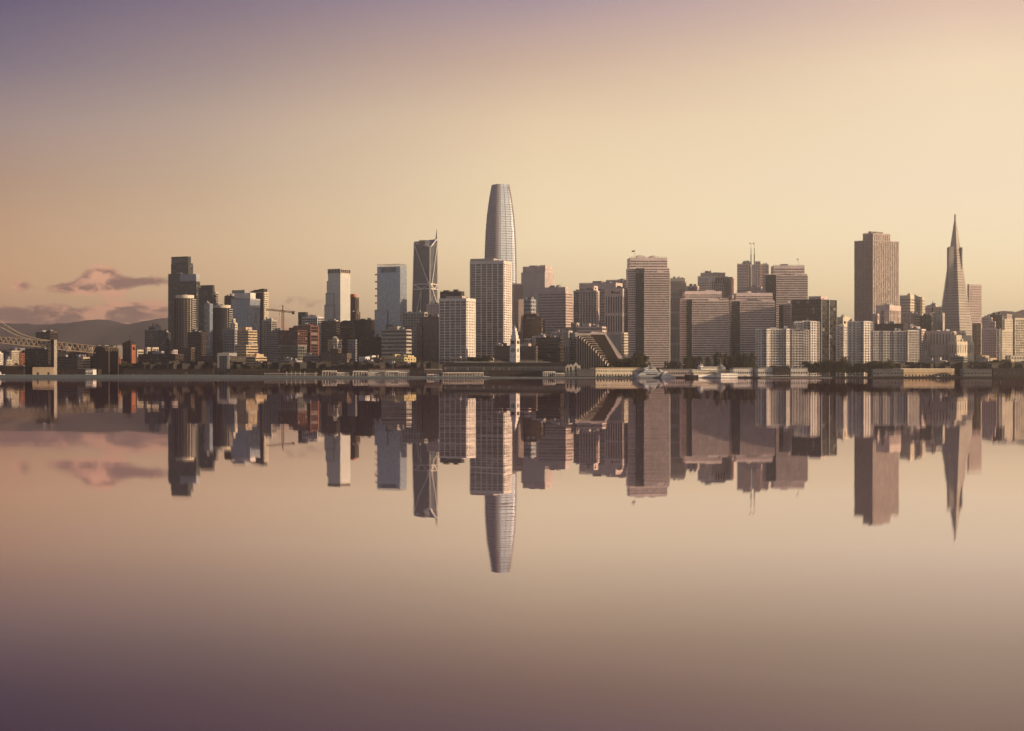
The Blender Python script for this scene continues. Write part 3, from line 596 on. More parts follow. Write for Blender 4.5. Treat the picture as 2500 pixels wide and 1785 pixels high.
for i in range(48):
    for a_, b_ in zip(prof, prof[1:]):
        p0 = ring(a_[0], .15)[i]; p1 = ring(b_[0], .15)[i]; mb.bar((*p0, zof(a_[0], D)-GZ), (*p1, zof(b_[0], D)-GZ), .34)
mb.build('mullions', 'pinkw', rt, stuff=True)

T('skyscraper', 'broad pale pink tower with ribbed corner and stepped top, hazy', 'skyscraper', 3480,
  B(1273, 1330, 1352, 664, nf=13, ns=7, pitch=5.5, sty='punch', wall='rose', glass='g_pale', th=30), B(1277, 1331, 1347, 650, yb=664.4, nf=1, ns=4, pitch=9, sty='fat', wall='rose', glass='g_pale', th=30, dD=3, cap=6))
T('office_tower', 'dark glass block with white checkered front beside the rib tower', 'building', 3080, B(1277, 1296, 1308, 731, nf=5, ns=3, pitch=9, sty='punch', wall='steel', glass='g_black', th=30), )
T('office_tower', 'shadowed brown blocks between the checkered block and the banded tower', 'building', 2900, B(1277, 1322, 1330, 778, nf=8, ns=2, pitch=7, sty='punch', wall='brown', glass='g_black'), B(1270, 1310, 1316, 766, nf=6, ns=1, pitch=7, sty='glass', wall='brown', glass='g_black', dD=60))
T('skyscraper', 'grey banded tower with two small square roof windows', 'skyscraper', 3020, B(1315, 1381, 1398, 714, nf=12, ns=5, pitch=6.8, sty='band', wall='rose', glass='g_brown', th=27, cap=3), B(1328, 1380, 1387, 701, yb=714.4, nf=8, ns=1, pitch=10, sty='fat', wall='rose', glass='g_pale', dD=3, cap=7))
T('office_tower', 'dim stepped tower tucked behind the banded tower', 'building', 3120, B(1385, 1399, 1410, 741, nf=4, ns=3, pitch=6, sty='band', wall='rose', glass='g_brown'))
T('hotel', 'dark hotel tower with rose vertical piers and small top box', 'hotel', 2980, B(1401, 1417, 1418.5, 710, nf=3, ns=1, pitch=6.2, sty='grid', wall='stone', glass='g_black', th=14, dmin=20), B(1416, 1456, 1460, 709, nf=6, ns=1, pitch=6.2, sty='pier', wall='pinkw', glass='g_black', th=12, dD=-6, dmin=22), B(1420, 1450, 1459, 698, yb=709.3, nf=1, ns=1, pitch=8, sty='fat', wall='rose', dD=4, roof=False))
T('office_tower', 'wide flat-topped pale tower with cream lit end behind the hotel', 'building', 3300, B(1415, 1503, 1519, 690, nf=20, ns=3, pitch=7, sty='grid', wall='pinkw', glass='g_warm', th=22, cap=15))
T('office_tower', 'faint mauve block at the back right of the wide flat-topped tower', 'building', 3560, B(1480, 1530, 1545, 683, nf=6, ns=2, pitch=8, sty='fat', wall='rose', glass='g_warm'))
rt, bs = T('bank_tower', 'pale bank tower of strong vertical dark stripes over a blank base', 'skyscraper', 2880, B(1478, 1520, 1532, 722, yb=818, nf=7, ns=3, pitch=48, sty='pier', wall='pinkw', glass='g_black', th=26, cap=2, roof=False),
  B(1477.5, 1520, 1532, 704, yb=721.6, nf=1, ns=1, pitch=3, sty='fat', wall='pinkw', th=26, cap=17, dD=-.5), B(1478, 1520, 1527, 818.3, nf=1, ns=1, pitch=3, sty='fat', wall='grey', th=26, cap=46, roof=False, dD=.6))
b = bs[1]
tx = bpy.data.curves.new('lettering', 'FONT'); tx.body = 'bank'; tx.size = 5.2; tx.extrude = .15; tx.materials.append(WM('slate'))
o = textmesh(tx, rt, b['at'](-13.0, -1.0, 3.1), b['rz'])
MB().prism([(-1.6, 4.4), (1.6, 4.4), (1.6, 1.5), (0, 0), (-1.6, 1.5)], -.2, .2).build('emblem', 'slate', rt, b['at'](-16, -1.0, 2.4), b['rz'])
T('office_block', 'low block with lit cream stripes at the foot of the bank tower', 'building', 2800, B(1518, 1524, 1533, 812, nf=1, ns=3, pitch=7, sty='band', wall='cream', glass='g_dark', th=50))
rt, bs = T('pavilion', 'long pale curved podium storey behind the terraced hotel', 'building', 2790, B(1409, 1470, 1480, 797, nf=14, ns=1, pitch=9, sty='band', wall='pinkw', glass='g_brown', th=14, dmin=20), B(1422, 1438, 1442, 790, yb=797.3, nf=1, ns=1, pitch=5, sty='fat', wall='rose', dD=6, roof=False))
T('office_block', 'little grey columned cupola block left of the pale podium', 'building', 2810, B(1395, 1407, 1410, 788, nf=4, ns=1, pitch=9, sty='pier', wall='stone', glass='g_black', th=20, dmin=10))
T('office_block', 'pale grey pillar block at the left end of the terraced hotel', 'building', 2700, B(1374, 1388, 1391, 807, nf=2, ns=1, pitch=40, sty='fat', wall='stone', glass='g_black', th=20, dmin=16), B(1390, 1404, 1408, 812, nf=4, ns=1, pitch=6, sty='band', wall='grey', glass='g_black', th=20, dD=4, dmin=14))
# terraced hotel
D0 = 2690; rt = thing('terraced_hotel', 'terraced hotel of cream ribs stepping down to the waterfront trees', 'hotel', (pu(1408)*D0, D0, GZ)); N = 14
for i in range(N):
    D = D0-i*3.2; xa = 1408+i*5.75; f_ = i/(N-1); yt = 817+70*(f_**1.25); xr = 1440+48*f_ if f_ < 1 else 1488
    xr = max(xr, xa+5); Lx = pu(xa)*D-rt.location.x; Rx = pu(xr)*D-rt.location.x; z = zof(yt, D)-GZ; y_ = D-D0
    MB().box(Lx+.8, Rx-.2, y_+1.4, y_+14, 0, z-1.6).build('terrace', 'brown', rt)
    mb = MB(); mb.box(Lx, Rx, y_, y_+5, z-1.0, z); mb.build('ledge', 'rib_cream', rt)
    fp = [(Lx, y_-.6), (Lx+.25, y_-.6), (Lx+1.75, y_+2.6), (Lx, y_+2.6)]
    MB().loft([[(a_, c_, 0) for a_, c_ in fp], [(a_, c_, z-2.0) for a_, c_ in fp], [(a_+.5, c_, z-.9) for a_, c_ in fp], [(a_+1.6, c_, z-.25) for a_, c_ in fp]]).build('rib', 'rib_cream', rt)
    mb = MB(); k = Lx+4
    while k < Rx-1: mb.box(k, k+.9, y_-.3, y_+.3, z-2.4, z-.4); k += 1.9
    if mb.v: mb.build('railing', 'umber', rt, stuff=True)
    mb = MB(); k = 1.5
    while k < z-3: mb.box(Lx+1.3, min(Lx+3.2, Rx), y_+.8, y_+1.6, k, k+.9); k += 2.9
    mb.build('balconies', 'mid', rt, stuff=True)
D = D0+30; mb = MB(); ox = rt.location.x
pl = [(1438, 816), (1446, 809), (1478, 812), (1527, 884), (1527, 912), (1438, 912)]
mb.prism([(pu(a)*D-ox, zof(c, D)-GZ) for a, c in pl[::-1]], 30, 44).build('sloping_wall', 'rosy_stone', rt)
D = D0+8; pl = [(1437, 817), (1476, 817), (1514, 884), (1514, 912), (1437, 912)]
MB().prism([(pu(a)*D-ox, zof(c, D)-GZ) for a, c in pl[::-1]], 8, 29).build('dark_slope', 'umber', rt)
MB().box(pu(1405)*D-ox, pu(1440)*D-ox, 16, 40, 0, zof(813, D)-GZ).build('wall', 'pinkw', rt)

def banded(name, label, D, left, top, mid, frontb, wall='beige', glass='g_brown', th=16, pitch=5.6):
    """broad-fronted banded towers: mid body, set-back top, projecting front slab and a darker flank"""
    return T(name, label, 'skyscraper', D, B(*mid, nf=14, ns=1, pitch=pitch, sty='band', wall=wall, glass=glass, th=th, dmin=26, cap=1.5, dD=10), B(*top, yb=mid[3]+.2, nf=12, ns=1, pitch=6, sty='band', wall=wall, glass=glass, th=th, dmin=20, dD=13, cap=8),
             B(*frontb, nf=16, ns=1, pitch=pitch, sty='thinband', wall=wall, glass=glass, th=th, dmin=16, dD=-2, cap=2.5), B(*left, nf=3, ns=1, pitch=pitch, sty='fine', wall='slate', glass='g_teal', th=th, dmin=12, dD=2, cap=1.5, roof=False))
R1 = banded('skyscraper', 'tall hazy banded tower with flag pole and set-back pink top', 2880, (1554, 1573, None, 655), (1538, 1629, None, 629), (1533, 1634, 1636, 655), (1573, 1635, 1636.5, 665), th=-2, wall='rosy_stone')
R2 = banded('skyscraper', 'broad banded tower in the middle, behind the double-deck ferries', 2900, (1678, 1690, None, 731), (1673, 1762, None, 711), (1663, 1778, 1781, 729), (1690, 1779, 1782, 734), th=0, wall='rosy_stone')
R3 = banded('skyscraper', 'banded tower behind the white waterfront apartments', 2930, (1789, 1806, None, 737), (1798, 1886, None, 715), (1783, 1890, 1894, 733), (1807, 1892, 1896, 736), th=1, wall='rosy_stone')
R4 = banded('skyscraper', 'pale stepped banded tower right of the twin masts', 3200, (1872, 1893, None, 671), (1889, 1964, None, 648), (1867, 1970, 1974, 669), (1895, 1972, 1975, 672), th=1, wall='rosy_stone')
T('office_tower', 'pale narrow slab below the stepped banded tower', 'building', 3060, B(1913, 1931, 1936, 742, nf=5, ns=1, pitch=5.5, sty='thinband', wall='rose', glass='g_brown'), B(1902, 1914, 1916, 745, nf=3, ns=1, pitch=5.5, sty='glass', wall='slate', glass='g_teal', dD=8))
def pole(rt, px, y0, y1, D, r=.22, mat='mid', flag=None, fl=4):
    p = P(px, y0, D)-rt.location; q_ = P(px, y1, D)-rt.location
    MB().bar(p, q_, r).build('mast', mat, rt)
    if flag: MB().prism([(q_.x-fl, q_.z-1.8), (q_.x, q_.z-.8), (q_.x, q_.z+1.2), (q_.x-fl, q_.z+.4)], q_.y-.15, q_.y+.15).build('flag', flag, rt)
pole(R1[0], 1550, 631, 613, 2905, .25, 'mid', 'slate', 4.5)
pole(R1[0], 1606, 631, 624, 2905, .15); pole(R4[0], 1949, 650, 633, 3225, .2, 'mid', 'steel', 2.5)
T('office_tower', 'slim beige tower of fine vertical stripes between two banded towers', 'building', 3240, B(1637, 1672, 1674, 687, nf=12, ns=1, pitch=40, sty='pier', wall='beige', glass='g_brown', th=8, dmin=30, cap=3), B(1637, 1672, 1674, 679, yb=687.3, nf=1, ns=1, pitch=5, sty='fat', wall='cream', th=8, dmin=28, cap=7, dD=-1, roof=True))
T('office_tower', 'low pink block behind the broad banded tower', 'building', 3300, B(1674, 1702, 1706, 698, nf=2, ns=1, pitch=7, sty='fat', wall='pinkw'))
rt, bs = T('office_tower', 'chamfered cream tower with big square top windows on two sides', 'building', 3380, B(1704, 1737, 1777, 673, nf=8, ns=8, pitch=6, sty='punch', wall='rib_cream', glass='g_warm', th=48, cap=16), B(1711, 1739, 1746, 666, yb=673.3, nf=1, ns=1, pitch=6, sty='fat', wall='pinkw', dD=6, cap=6), B(1742, 1744, 1770, 665, yb=673.3, nf=1, ns=1, pitch=6, sty='fat', wall='cream', dD=8, th=60, cap=6),
  B(1776, 1784, 1787, 676, nf=4, ns=1, pitch=50, sty='pier', wall='pinkw', glass='g_warm', dD=20, dmin=20))
b = bs[0]
for k in range(5): link('window', boxmesh('window', 2.6, .2, 6.5, 'g_blue'), rt, b['at'](-b['w']*(.84-.15*k), -.5, b['H']-9.8), b['rz'])
for k in range(4): link('window', boxmesh('window', .2, 3.6, 8.8, 'g_dark'), rt, b['at'](.5, b['d']*(.27+.155*k), b['H']-11.6), b['rz'])
rt, bs = T('twin_mast_tower', 'tower with two slender flagged masts rising between its wings', 'skyscraper', 3340, B(1800, 1828, 1831, 644, nf=6, ns=1, pitch=6.6, sty='punch', wall='pinkw', glass='g_warm', th=9, dmin=24), B(1813, 1831, 1833, 639, nf=3, ns=1, pitch=6.6, sty='fat', wall='rose', th=9, dmin=18, dD=14, yb=700),
  B(1834.5, 1843, 1844, 646, nf=2, ns=1, pitch=7, sty='glass', wall='white', glass='g_pale', th=9, dmin=10, dD=8, yb=700), B(1844, 1856, 1857, 638, nf=2, ns=1, pitch=6.6, sty='fat', wall='rose', th=9, dmin=20, dD=3), B(1856, 1876, 1878, 645, nf=5, ns=1, pitch=6.6, sty='punch', wall='pinkw', glass='g_warm', th=9, dmin=20, dD=5),
  B(1832, 1858, 1866, 700, nf=1, ns=1, pitch=7, sty='fat', wall='rose', th=14, dD=-8), B(1826, 1866, 1870, 708, nf=1, ns=1, pitch=7, sty='fat', wall='rose', th=14, dD=-10))
for px in (1833.5, 1841.5):
    for y0, y1, r_ in ((646, 622, 1.1), (622, 606, .65), (606, 594, .2)): pole(rt, px, y0, y1, 3345, r_, 'slate' if r_ > .3 else 'rust', 'orange' if y1 == 594 else None, 2.6)
rt, bs = T('braced_office', 'near-black office block with X braces on its lit side', 'skyscraper', 2860, B(1932, 2004, 2041, 731, nf=10, ns=4, pitch=8.6, sty='glass', wall='dark', glass='g_black', th=40, cap=2), B(1975, 2004, 2019, 723, yb=731.3, nf=1, ns=1, pitch=5, sty='fat', wall='pinkw', th=40, dD=6, roof=False, cap=5))
b = bs[0]; d, H = b['d'], b['H']; wd = d/2; st_ = 19*2860/F*1.13
for c0 in (0, wd):
    z = H-7
    for k in range(7):
        z1 = z-st_; 
        if z1 < 2: break
        for p_, q_ in (((.9, c0+.5, z), (.9, c0+wd-.5, z1)), ((.9, c0+wd-.5, z), (.9, c0+.5, z1))): MB().bar(p_, q_, .42).build('brace', 'slate', rt, b['R'], b['rz'])
        z = z1
for c0 in (0, wd, d): MB().bar((1.1, c0, 0), (1.1, c0, H), .7).build('column', 'steel', rt, b['R'], b['rz'])
w = b['w']
for k in range(5):
    for z in (H-13, H-34): MB().bar((-w+w*(k+.15)/5, -.35, z-3), (-w+w*(k+.5)/5, -.35, z), .3).bar((-w+w*(k+.5)/5, -.35, z), (-w+w*(k+.85)/5, -.35, z-3), .3).build('brace', 'mid', rt, b['R'], b['rz'])

def apartment(label, D, segs, **k):
    """white balconied slabs: a row of plain and balconied strips"""
    x0 = segs[0][0]; rt = thing('apartment_tower', label, 'apartment tower', (pu(x0)*D, D, GZ)); 
    for i, (a, c, yt, mode) in enumerate(segs):
        dd = k.get('dd', 0)*i
        if mode == 'p': block(rt, a, c, None, yt, D+dd+2, th=-3 if i else 7.6, nf=2, ns=2, pitch=6.2, sty='punch', wall='white', glass='g_warm', cap=3, dmin=12, roof=(i % 2 == 0), own=True)
        elif mode == 'l': block(rt, a, c, None, yt, D+dd-2.2, th=-28, nf=max(2, int((c-a)/7)), ns=2, pitch=6.2, sty='punch', wall='white', glass='g_dark', cap=3, dmin=18, roof=False)
        else:
            b = block(rt, a, c, None, yt, D+dd, th=-3, nf=max(2, int((c-a)/6)), ns=2, pitch=6.2, sty='punch', wall='white', glass='g_dark', cap=3, dmin=12, roof=(i % 2 == 0))
            mb = boxmesh('balcony', b['w']*.94, 1.5, 1.1, 'white')
            for j in range(b['n']): link('balcony', mb, rt, b['at'](-b['w']/2, -1.0, j*b['ph']+.1), b['rz'])
    return rt
r_ = apartment('long white apartment slab with rows of balconies near the water', 2640, [(1845, 1858, 804, 'p'), (1858, 1872, 803, 'p'), (1872, 1880, 803, 'l'), (1880, 1920, 803, 'b'), (1920, 1927, 803, 'l'), (1927, 1934, 803, 'p'), (1934, 1963, 803, 'b'), (1963, 1975, 805, 'b')], th=7)
plain(r_, 'roof_slab', 1843, 1972, 1976, 802.6, 2636, 7.5, 'white', yb=805, dmin=30); plain(r_, 'roof_unit', 1880, 1896, 1898, 799, 2650, 7.5, 'white', yb=803, dmin=8); plain(r_, 'roof_unit', 1914, 1923, 1925, 796, 2650, 7.5, 'white', yb=803, dmin=8)
apartment('white apartment tower peeping over the long slab beside the braced block', 2740, [(1940, 1960, 785, 'b'), (1960, 1979, 783, 'p'), (1979, 1993, 784, 'l'), (1993, 2001, 785, 'b')], th=6)
apartment('grey white apartment tower with a strip of sparkling lit windows', 2790, [(2042, 2060, 793, 'p'), (2060, 2069, 796, 'l')], th=7)
T('house', 'pale lit rooftop block with slanting shadow right of the braced block', 'building', 2950, B(2042, 2058, 2076, 774, nf=2, ns=2, pitch=12, sty='fat', wall='cream', th=35, cap=10))
apartment('white apartment tower left of the brown giant with open roof frame', 2700, [(2070, 2091, 784, 'p'), (2091, 2109, 786, 'b'), (2109, 2124, 784, 'l'), (2124, 2131, 785, 'b')], th=8)
# brown giant
T('skyscraper', 'massive brown tower with notched shoulders and glinting windows', 'skyscraper', 3600, B(2087, 2131, 2193, 586, nf=13, ns=14, pitch=6, sty='pier', wall='mauve', glass='g_warm', th=50, cap=2), B(2108, 2131, 2172, 569, yb=586.3, nf=6, ns=9, pitch=7, sty='pier', wall='mauve', glass='g_brown', th=50, dD=5, cap=4))
T('office_tower', 'blank pale rose block with ribbed lit right part before the brown giant', 'building', 3060, B(2140, 2171, 2198, 745, nf=1, ns=8, pitch=14, sty='pier', wall='pinkw', glass='g_warm', th=34, cap=13), B(2131, 2142, 2146, 766, nf=1, ns=1, pitch=20, sty='fat', wall='pinkw', dD=-8))
T('office_block', 'dark glassy low block just above the flat balconied apartment slab', 'building', 2800, B(2135, 2205, 2216, 790, nf=9, ns=2, pitch=16, sty='sheer', wall='umber', glass='g_black', cap=1))
r_ = apartment('wide flat apartment slab with zigzag windows and bright gridded end', 2660, [(2132, 2144, 808, 'b'), (2144, 2156, 808, 'p'), (2156, 2172, 808, 'b'), (2172, 2182, 808, 'p'), (2182, 2204, 808, 'b'), (2204, 2217, 808, 'p')], th=9)
T('apartment_tower', 'bright gridded balcony wall closing the wide flat apartment slab', 'apartment tower', 2655, B(2215, 2217, 2243, 806, nf=1, ns=7, pitch=6.2, sty='grid', wall='white', glass='g_warm', th=70, cap=3))
T('hotel', 'cream stepped hotel with hooded top windows on the skyline', 'hotel', 3400, B(2197, 2222, 2236, 721, nf=6, ns=4, pitch=7, sty='punch', wall='cream', glass='g_warm', th=30, cap=9), B(2226, 2247, 2258, 725, nf=5, ns=3, pitch=7, sty='punch', wall='cream', glass='g_warm', th=40, dD=30, cap=8))
T('office_tower', 'pale ribbed block beneath the cream stepped hotel', 'building', 3180, B(2196, 2223, 2234, 764, nf=8, ns=4, pitch=12, sty='pier', wall='pinkw', glass='g_brown', th=25, cap=2), B(2222, 2246, 2254, 768, nf=6, ns=2, pitch=7, sty='band', wall='rose', glass='g_brown', dD=20))
T('office_block', 'light punched-window block behind the flat apartment slab', 'building', 2860, B(2205, 2250, 2260, 803, nf=9, ns=2, pitch=6, sty='punch', wall='pinkw', glass='g_warm'), B(2195, 2236, 2246, 797, nf=7, ns=2, pitch=7, sty='fat', wall='rose', dD=30))
T('hotel', 'broad old hotel on the hill behind the thin dark steeple', 'hotel', 3560, B(2244, 2300, 2307, 749, nf=14, ns=2, pitch=6, sty='punch', wall='rose', glass='g_warm'), B(2262, 2284, 2290, 745, yb=749.3, nf=3, ns=1, pitch=4, sty='fat', wall='rose', dD=8))
rt = thing('steeple', 'thin dark steeple left of the pyramid', 'church spire', (pu(2277.5)*3300, 3300, GZ)); MB().box(-2.6, 2.6, -2.6, 2.6, 0, zof(762, 3300)-GZ).build('wall', 'rose', rt); MB().cyl(0, 0, zof(762, 3300)-GZ, zof(733, 3300)-GZ, 2.1, .15, 8).build('spire', 'slate', rt)
T('office_tower', 'dark glass block with sloping flank left of the pyramid', 'building', 3020, B(2246, 2274, 2278, 770, nf=6, ns=1, pitch=7, sty='fine', wall='slate', glass='g_teal'))
T('office_tower', 'pale building with two white vertical lines left of the pyramid', 'building', 3040, B(2276, 2301, 2306, 764, nf=3, ns=1, pitch=40, sty='fat', wall='stone', glass='g_pale', cap=4))

# pyramid
D = 3150; ox_ = pu(2341)*D; rt = thing('pyramid_tower', 'tall slender white pyramid with horizontal window bands and smooth spire', 'skyscraper', (ox_, D+26, GZ))
def psq(hw, z, off=0.0):
    th_ = math.radians(47); out = []
    for sx, sy in ((-1, -1), (1, -1), (1, 1), (-1, 1)):
        x_, y_ = sx*hw/1.41, sy*hw/1.41; out.append((x_*math.cos(th_)-y_*math.sin(th_), x_*math.sin(th_)+y_*math.cos(th_), z))
    return out
pz = lambda py: zof(py, D)-GZ
def phw(py): return max(.25, (py-517)*.150)*D/F
rowsp = []
MB().loft([psq(phw(905)-1, 0), psq(phw(603)-1, pz(603))]).build('windows', 'g_brown', rt)
py = 905.0
while py > 608:
    MB().loft([psq(phw(py)+.1, pz(py)), psq(phw(py-4.6)+.1, pz(py-4.6))]).build('floor_band', 'stone', rt); py -= 6.6
MB().loft([psq(phw(608)+.1, pz(608)), psq(phw(600)+.1, pz(600))]).build('collar', 'stone', rt)
MB().loft([psq(phw(600), pz(600)), psq(phw(535), pz(535)), psq(1.5, pz(522.5)), psq(.5, pz(518.5))]).build('spire', 'stone', rt)
for xa_, xb_, y0_, y1_, zb_, zt_ in ((-12.4, -4.2, -10.5, 4, 735, 603), (9.0, 10.6, -4.5, 4, 655, 603)):   # the two vertical wings
    MB().loft([[(xa_, y0_, pz(zb_)), (xb_, y0_, pz(zb_)), (xb_, y1_, pz(zb_)), (xa_, y1_, pz(zb_))], [(xa_, y0_, pz(zt_)), (xb_, y0_, pz(zt_)), (xb_, y1_, pz(zt_)), (xa_, y1_, pz(zt_))],
               [(xa_+1.2, y0_+2, pz(zt_-2.5)), (xb_-.2, y0_+2, pz(zt_-2.5)), (xb_-.2, y1_-2, pz(zt_-2.5)), (xa_+1.2, y1_-2, pz(zt_-2.5))]]).build('wing', 'stone', rt)
T('office_tower', 'pale square-windowed slab just right of the pyramid', 'building', 3400, B(2362, 2366, 2396, 694, nf=1, ns=13, pitch=6, sty='punch', wall='pinkw', glass='g_warm', th=68, cap=5))
rt, bs = T('stone_building', 'broad pale stone building with tall slot windows below the pyramid', 'building', 2860,
  B(2262, 2322, 2345, 808, nf=8, ns=3, pitch=60, sty='fat', wall='pinkw', glass='g_brown', th=24, cap=7), B(2246, 2266, 2272, 830, nf=3, ns=1, pitch=40, sty='fat', wall='rose', glass='g_brown', dD=10),
  B(2320, 2335, 2371, 818, nf=1, ns=5, pitch=50, sty='fat', wall='cream', glass='g_brown', th=52, cap=12, dD=-12), B(2316, 2336, 2377, 834, nf=3, ns=7, pitch=36, sty='fat', wall='cream', glass='g_brown', th=50, cap=8, dD=-22), B(2336, 2342, 2356, 808, yb=818.3, nf=1, ns=1, pitch=5, sty='fat', wall='cream', th=50, dD=0, roof=False))
T('office_tower', 'dark slice of building with lit balcony column behind the stone building', 'building', 2980, B(2374, 2384, 2397, 789, nf=2, ns=2, pitch=7, sty='punch', wall='tan', glass='g_black', th=40))
T('stepped_tower', 'stepped granite tower with shaded front near the frame edge', 'tower', 2920, B(2397, 2432, 2436, 802, nf=8, ns=1, pitch=6, sty='punch', wall='rose', glass='g_brown', th=16, dmin=16), B(2399, 2420, 2424, 774, yb=802.3, nf=5, ns=1, pitch=6, sty='punch', wall='rose', glass='g_brown', th=16, dmin=12, dD=4), B(2414, 2428, 2431, 784, yb=802.3, nf=3, ns=1, pitch=6, sty='punch', wall='rose', glass='g_brown', th=16, dmin=12, dD=2))
T('office_tower', 'rounded dark glass core between the two stepped granite towers', 'building', 2960, B(2412, 2446, 2453, 769, nf=8, ns=1, pitch=6, sty='fine', wall='slate', glass='g_teal', dmin=20, cap=2), B(2426, 2440, 2444, 800, nf=4, ns=1, pitch=7, sty='glass', wall='slate', glass='g_blue', dD=-20, dmin=6))
T('stepped_tower', 'stepped granite tower catching the sun with tall notched crown', 'tower', 2910, B(2443, 2446, 2476, 806, nf=1, ns=9, pitch=6, sty='punch', wall='cream', glass='g_warm', th=62), B(2450, 2453, 2475, 779, yb=806.3, nf=1, ns=6, pitch=6, sty='punch', wall='cream', glass='g_warm', th=62, dD=5), B(2455, 2458, 2470, 767, yb=779.3, nf=1, ns=3, pitch=6, sty='fat', wall='rose', glass='g_brown', th=62, dD=9, roof=False))
T('apartment_tower', 'balconied tower cut by the frame with rows of lit slabs', 'apartment tower', 2840, B(2474, 2478, 2520, 776, nf=1, ns=10, pitch=6, sty='grid', wall='cream', glass='g_black', th=62, cap=5))
T('office_block', 'dull brown arcade block at the foot of the balconied tower', 'building', 2760, B(2455, 2468, 2520, 868, nf=3, ns=8, pitch=9, sty='fat', wall='concrete', glass='g_black', th=40))
T('house', 'small sunlit parapet building below the stepped granite towers', 'house', 2700, B(2390, 2398, 2414, 868, nf=2, ns=3, pitch=7, sty='fat', wall='tan', th=50), B(2412, 2418, 2433, 874, nf=1, ns=3, pitch=7, sty='fat', wall='tan', th=50, dD=5))
T('house', 'low building with vivid yellow fascia left of the dark trees', 'house', 2650, B(2384, 2416, 2424, 877, nf=5, ns=1, pitch=7, sty='fat', wall='concrete'))
T('house', 'low yellow fascia building among the dark trees near the frame edge', 'house', 2660, B(2444, 2468, 2474, 877, nf=4, ns=1, pitch=7, sty='fat', wall='yellow'))
T('parking_garage', 'long low concrete parking deck below the stone building', 'building', 2640, B(2320, 2352, 2362, 870, nf=5, ns=2, pitch=5, sty='band', wall='mid', glass='g_black'), B(2362, 2425, 2436, 882, nf=8, ns=2, pitch=7, sty='band', wall='concrete', glass='g_black', dD=-20))
T('warehouse', 'low pinkish roofed warehouses under the stone building', 'building', 2620, B(2243, 2300, 2312, 880, nf=9, ns=2, pitch=7, sty='fat', wall='concrete'), B(2190, 2240, 2250, 886, nf=7, ns=1, pitch=7, sty='fat', wall='brown', dD=-10))
T('warehouse', 'brown brick warehouse behind the long lit pier shed', 'building', 2600, B(2262, 2340, 2350, 889, nf=12, ns=1, pitch=7, sty='punch', wall='concrete', glass='g_black'))
# behind the clock tower
T('office_block', 'brown brick block left of the clock tower', 'building', 2620, B(1208, 1246, 1252, 844, nf=8, ns=2, pitch=7, sty='punch', wall='brown', glass='g_black', th=22), B(1213, 1218, 1222, 838, yb=844.3, nf=1, ns=1, pitch=4, sty='fat', wall='pinkw', dD=6, roof=False), B(1218, 1226, 1230, 841, yb=844.3, nf=1, ns=1, pitch=3, sty='fat', wall='pinkw', dD=4, roof=False))
T('office_block', 'brown brick block right of the clock tower with pink roofs', 'building', 2620, B(1268, 1308, 1312, 845, nf=8, ns=2, pitch=7, sty='punch', wall='brown', glass='g_black', th=22), B(1272, 1290, 1296, 839, yb=845.3, nf=1, ns=1, pitch=4, sty='fat', wall='pinkw', dD=5, roof=False))
T('office_block', 'pink terraced building with small corner cupola behind the brown blocks', 'building', 2700, B(1300, 1330, 1339, 820, nf=5, ns=1, pitch=8, sty='fat', wall='pinkw', th=26), B(1281, 1296, 1300, 826, nf=3, ns=1, pitch=8, sty='grid', wall='rose', th=26, dD=8), B(1296, 1312, 1318, 838, nf=2, ns=1, pitch=8, sty='fat', wall='tan', th=36, dD=-20))
T('office_block', 'large shadowed umber block right of the clock tower', 'building', 2660, B(1309, 1368, 1376, 824, nf=12, ns=2, pitch=7.5, sty='band', wall='umber', glass='g_black', th=24), B(1346, 1386, 1392, 810, nf=6, ns=1, pitch=9, sty='fat', wall='rose', dD=60))

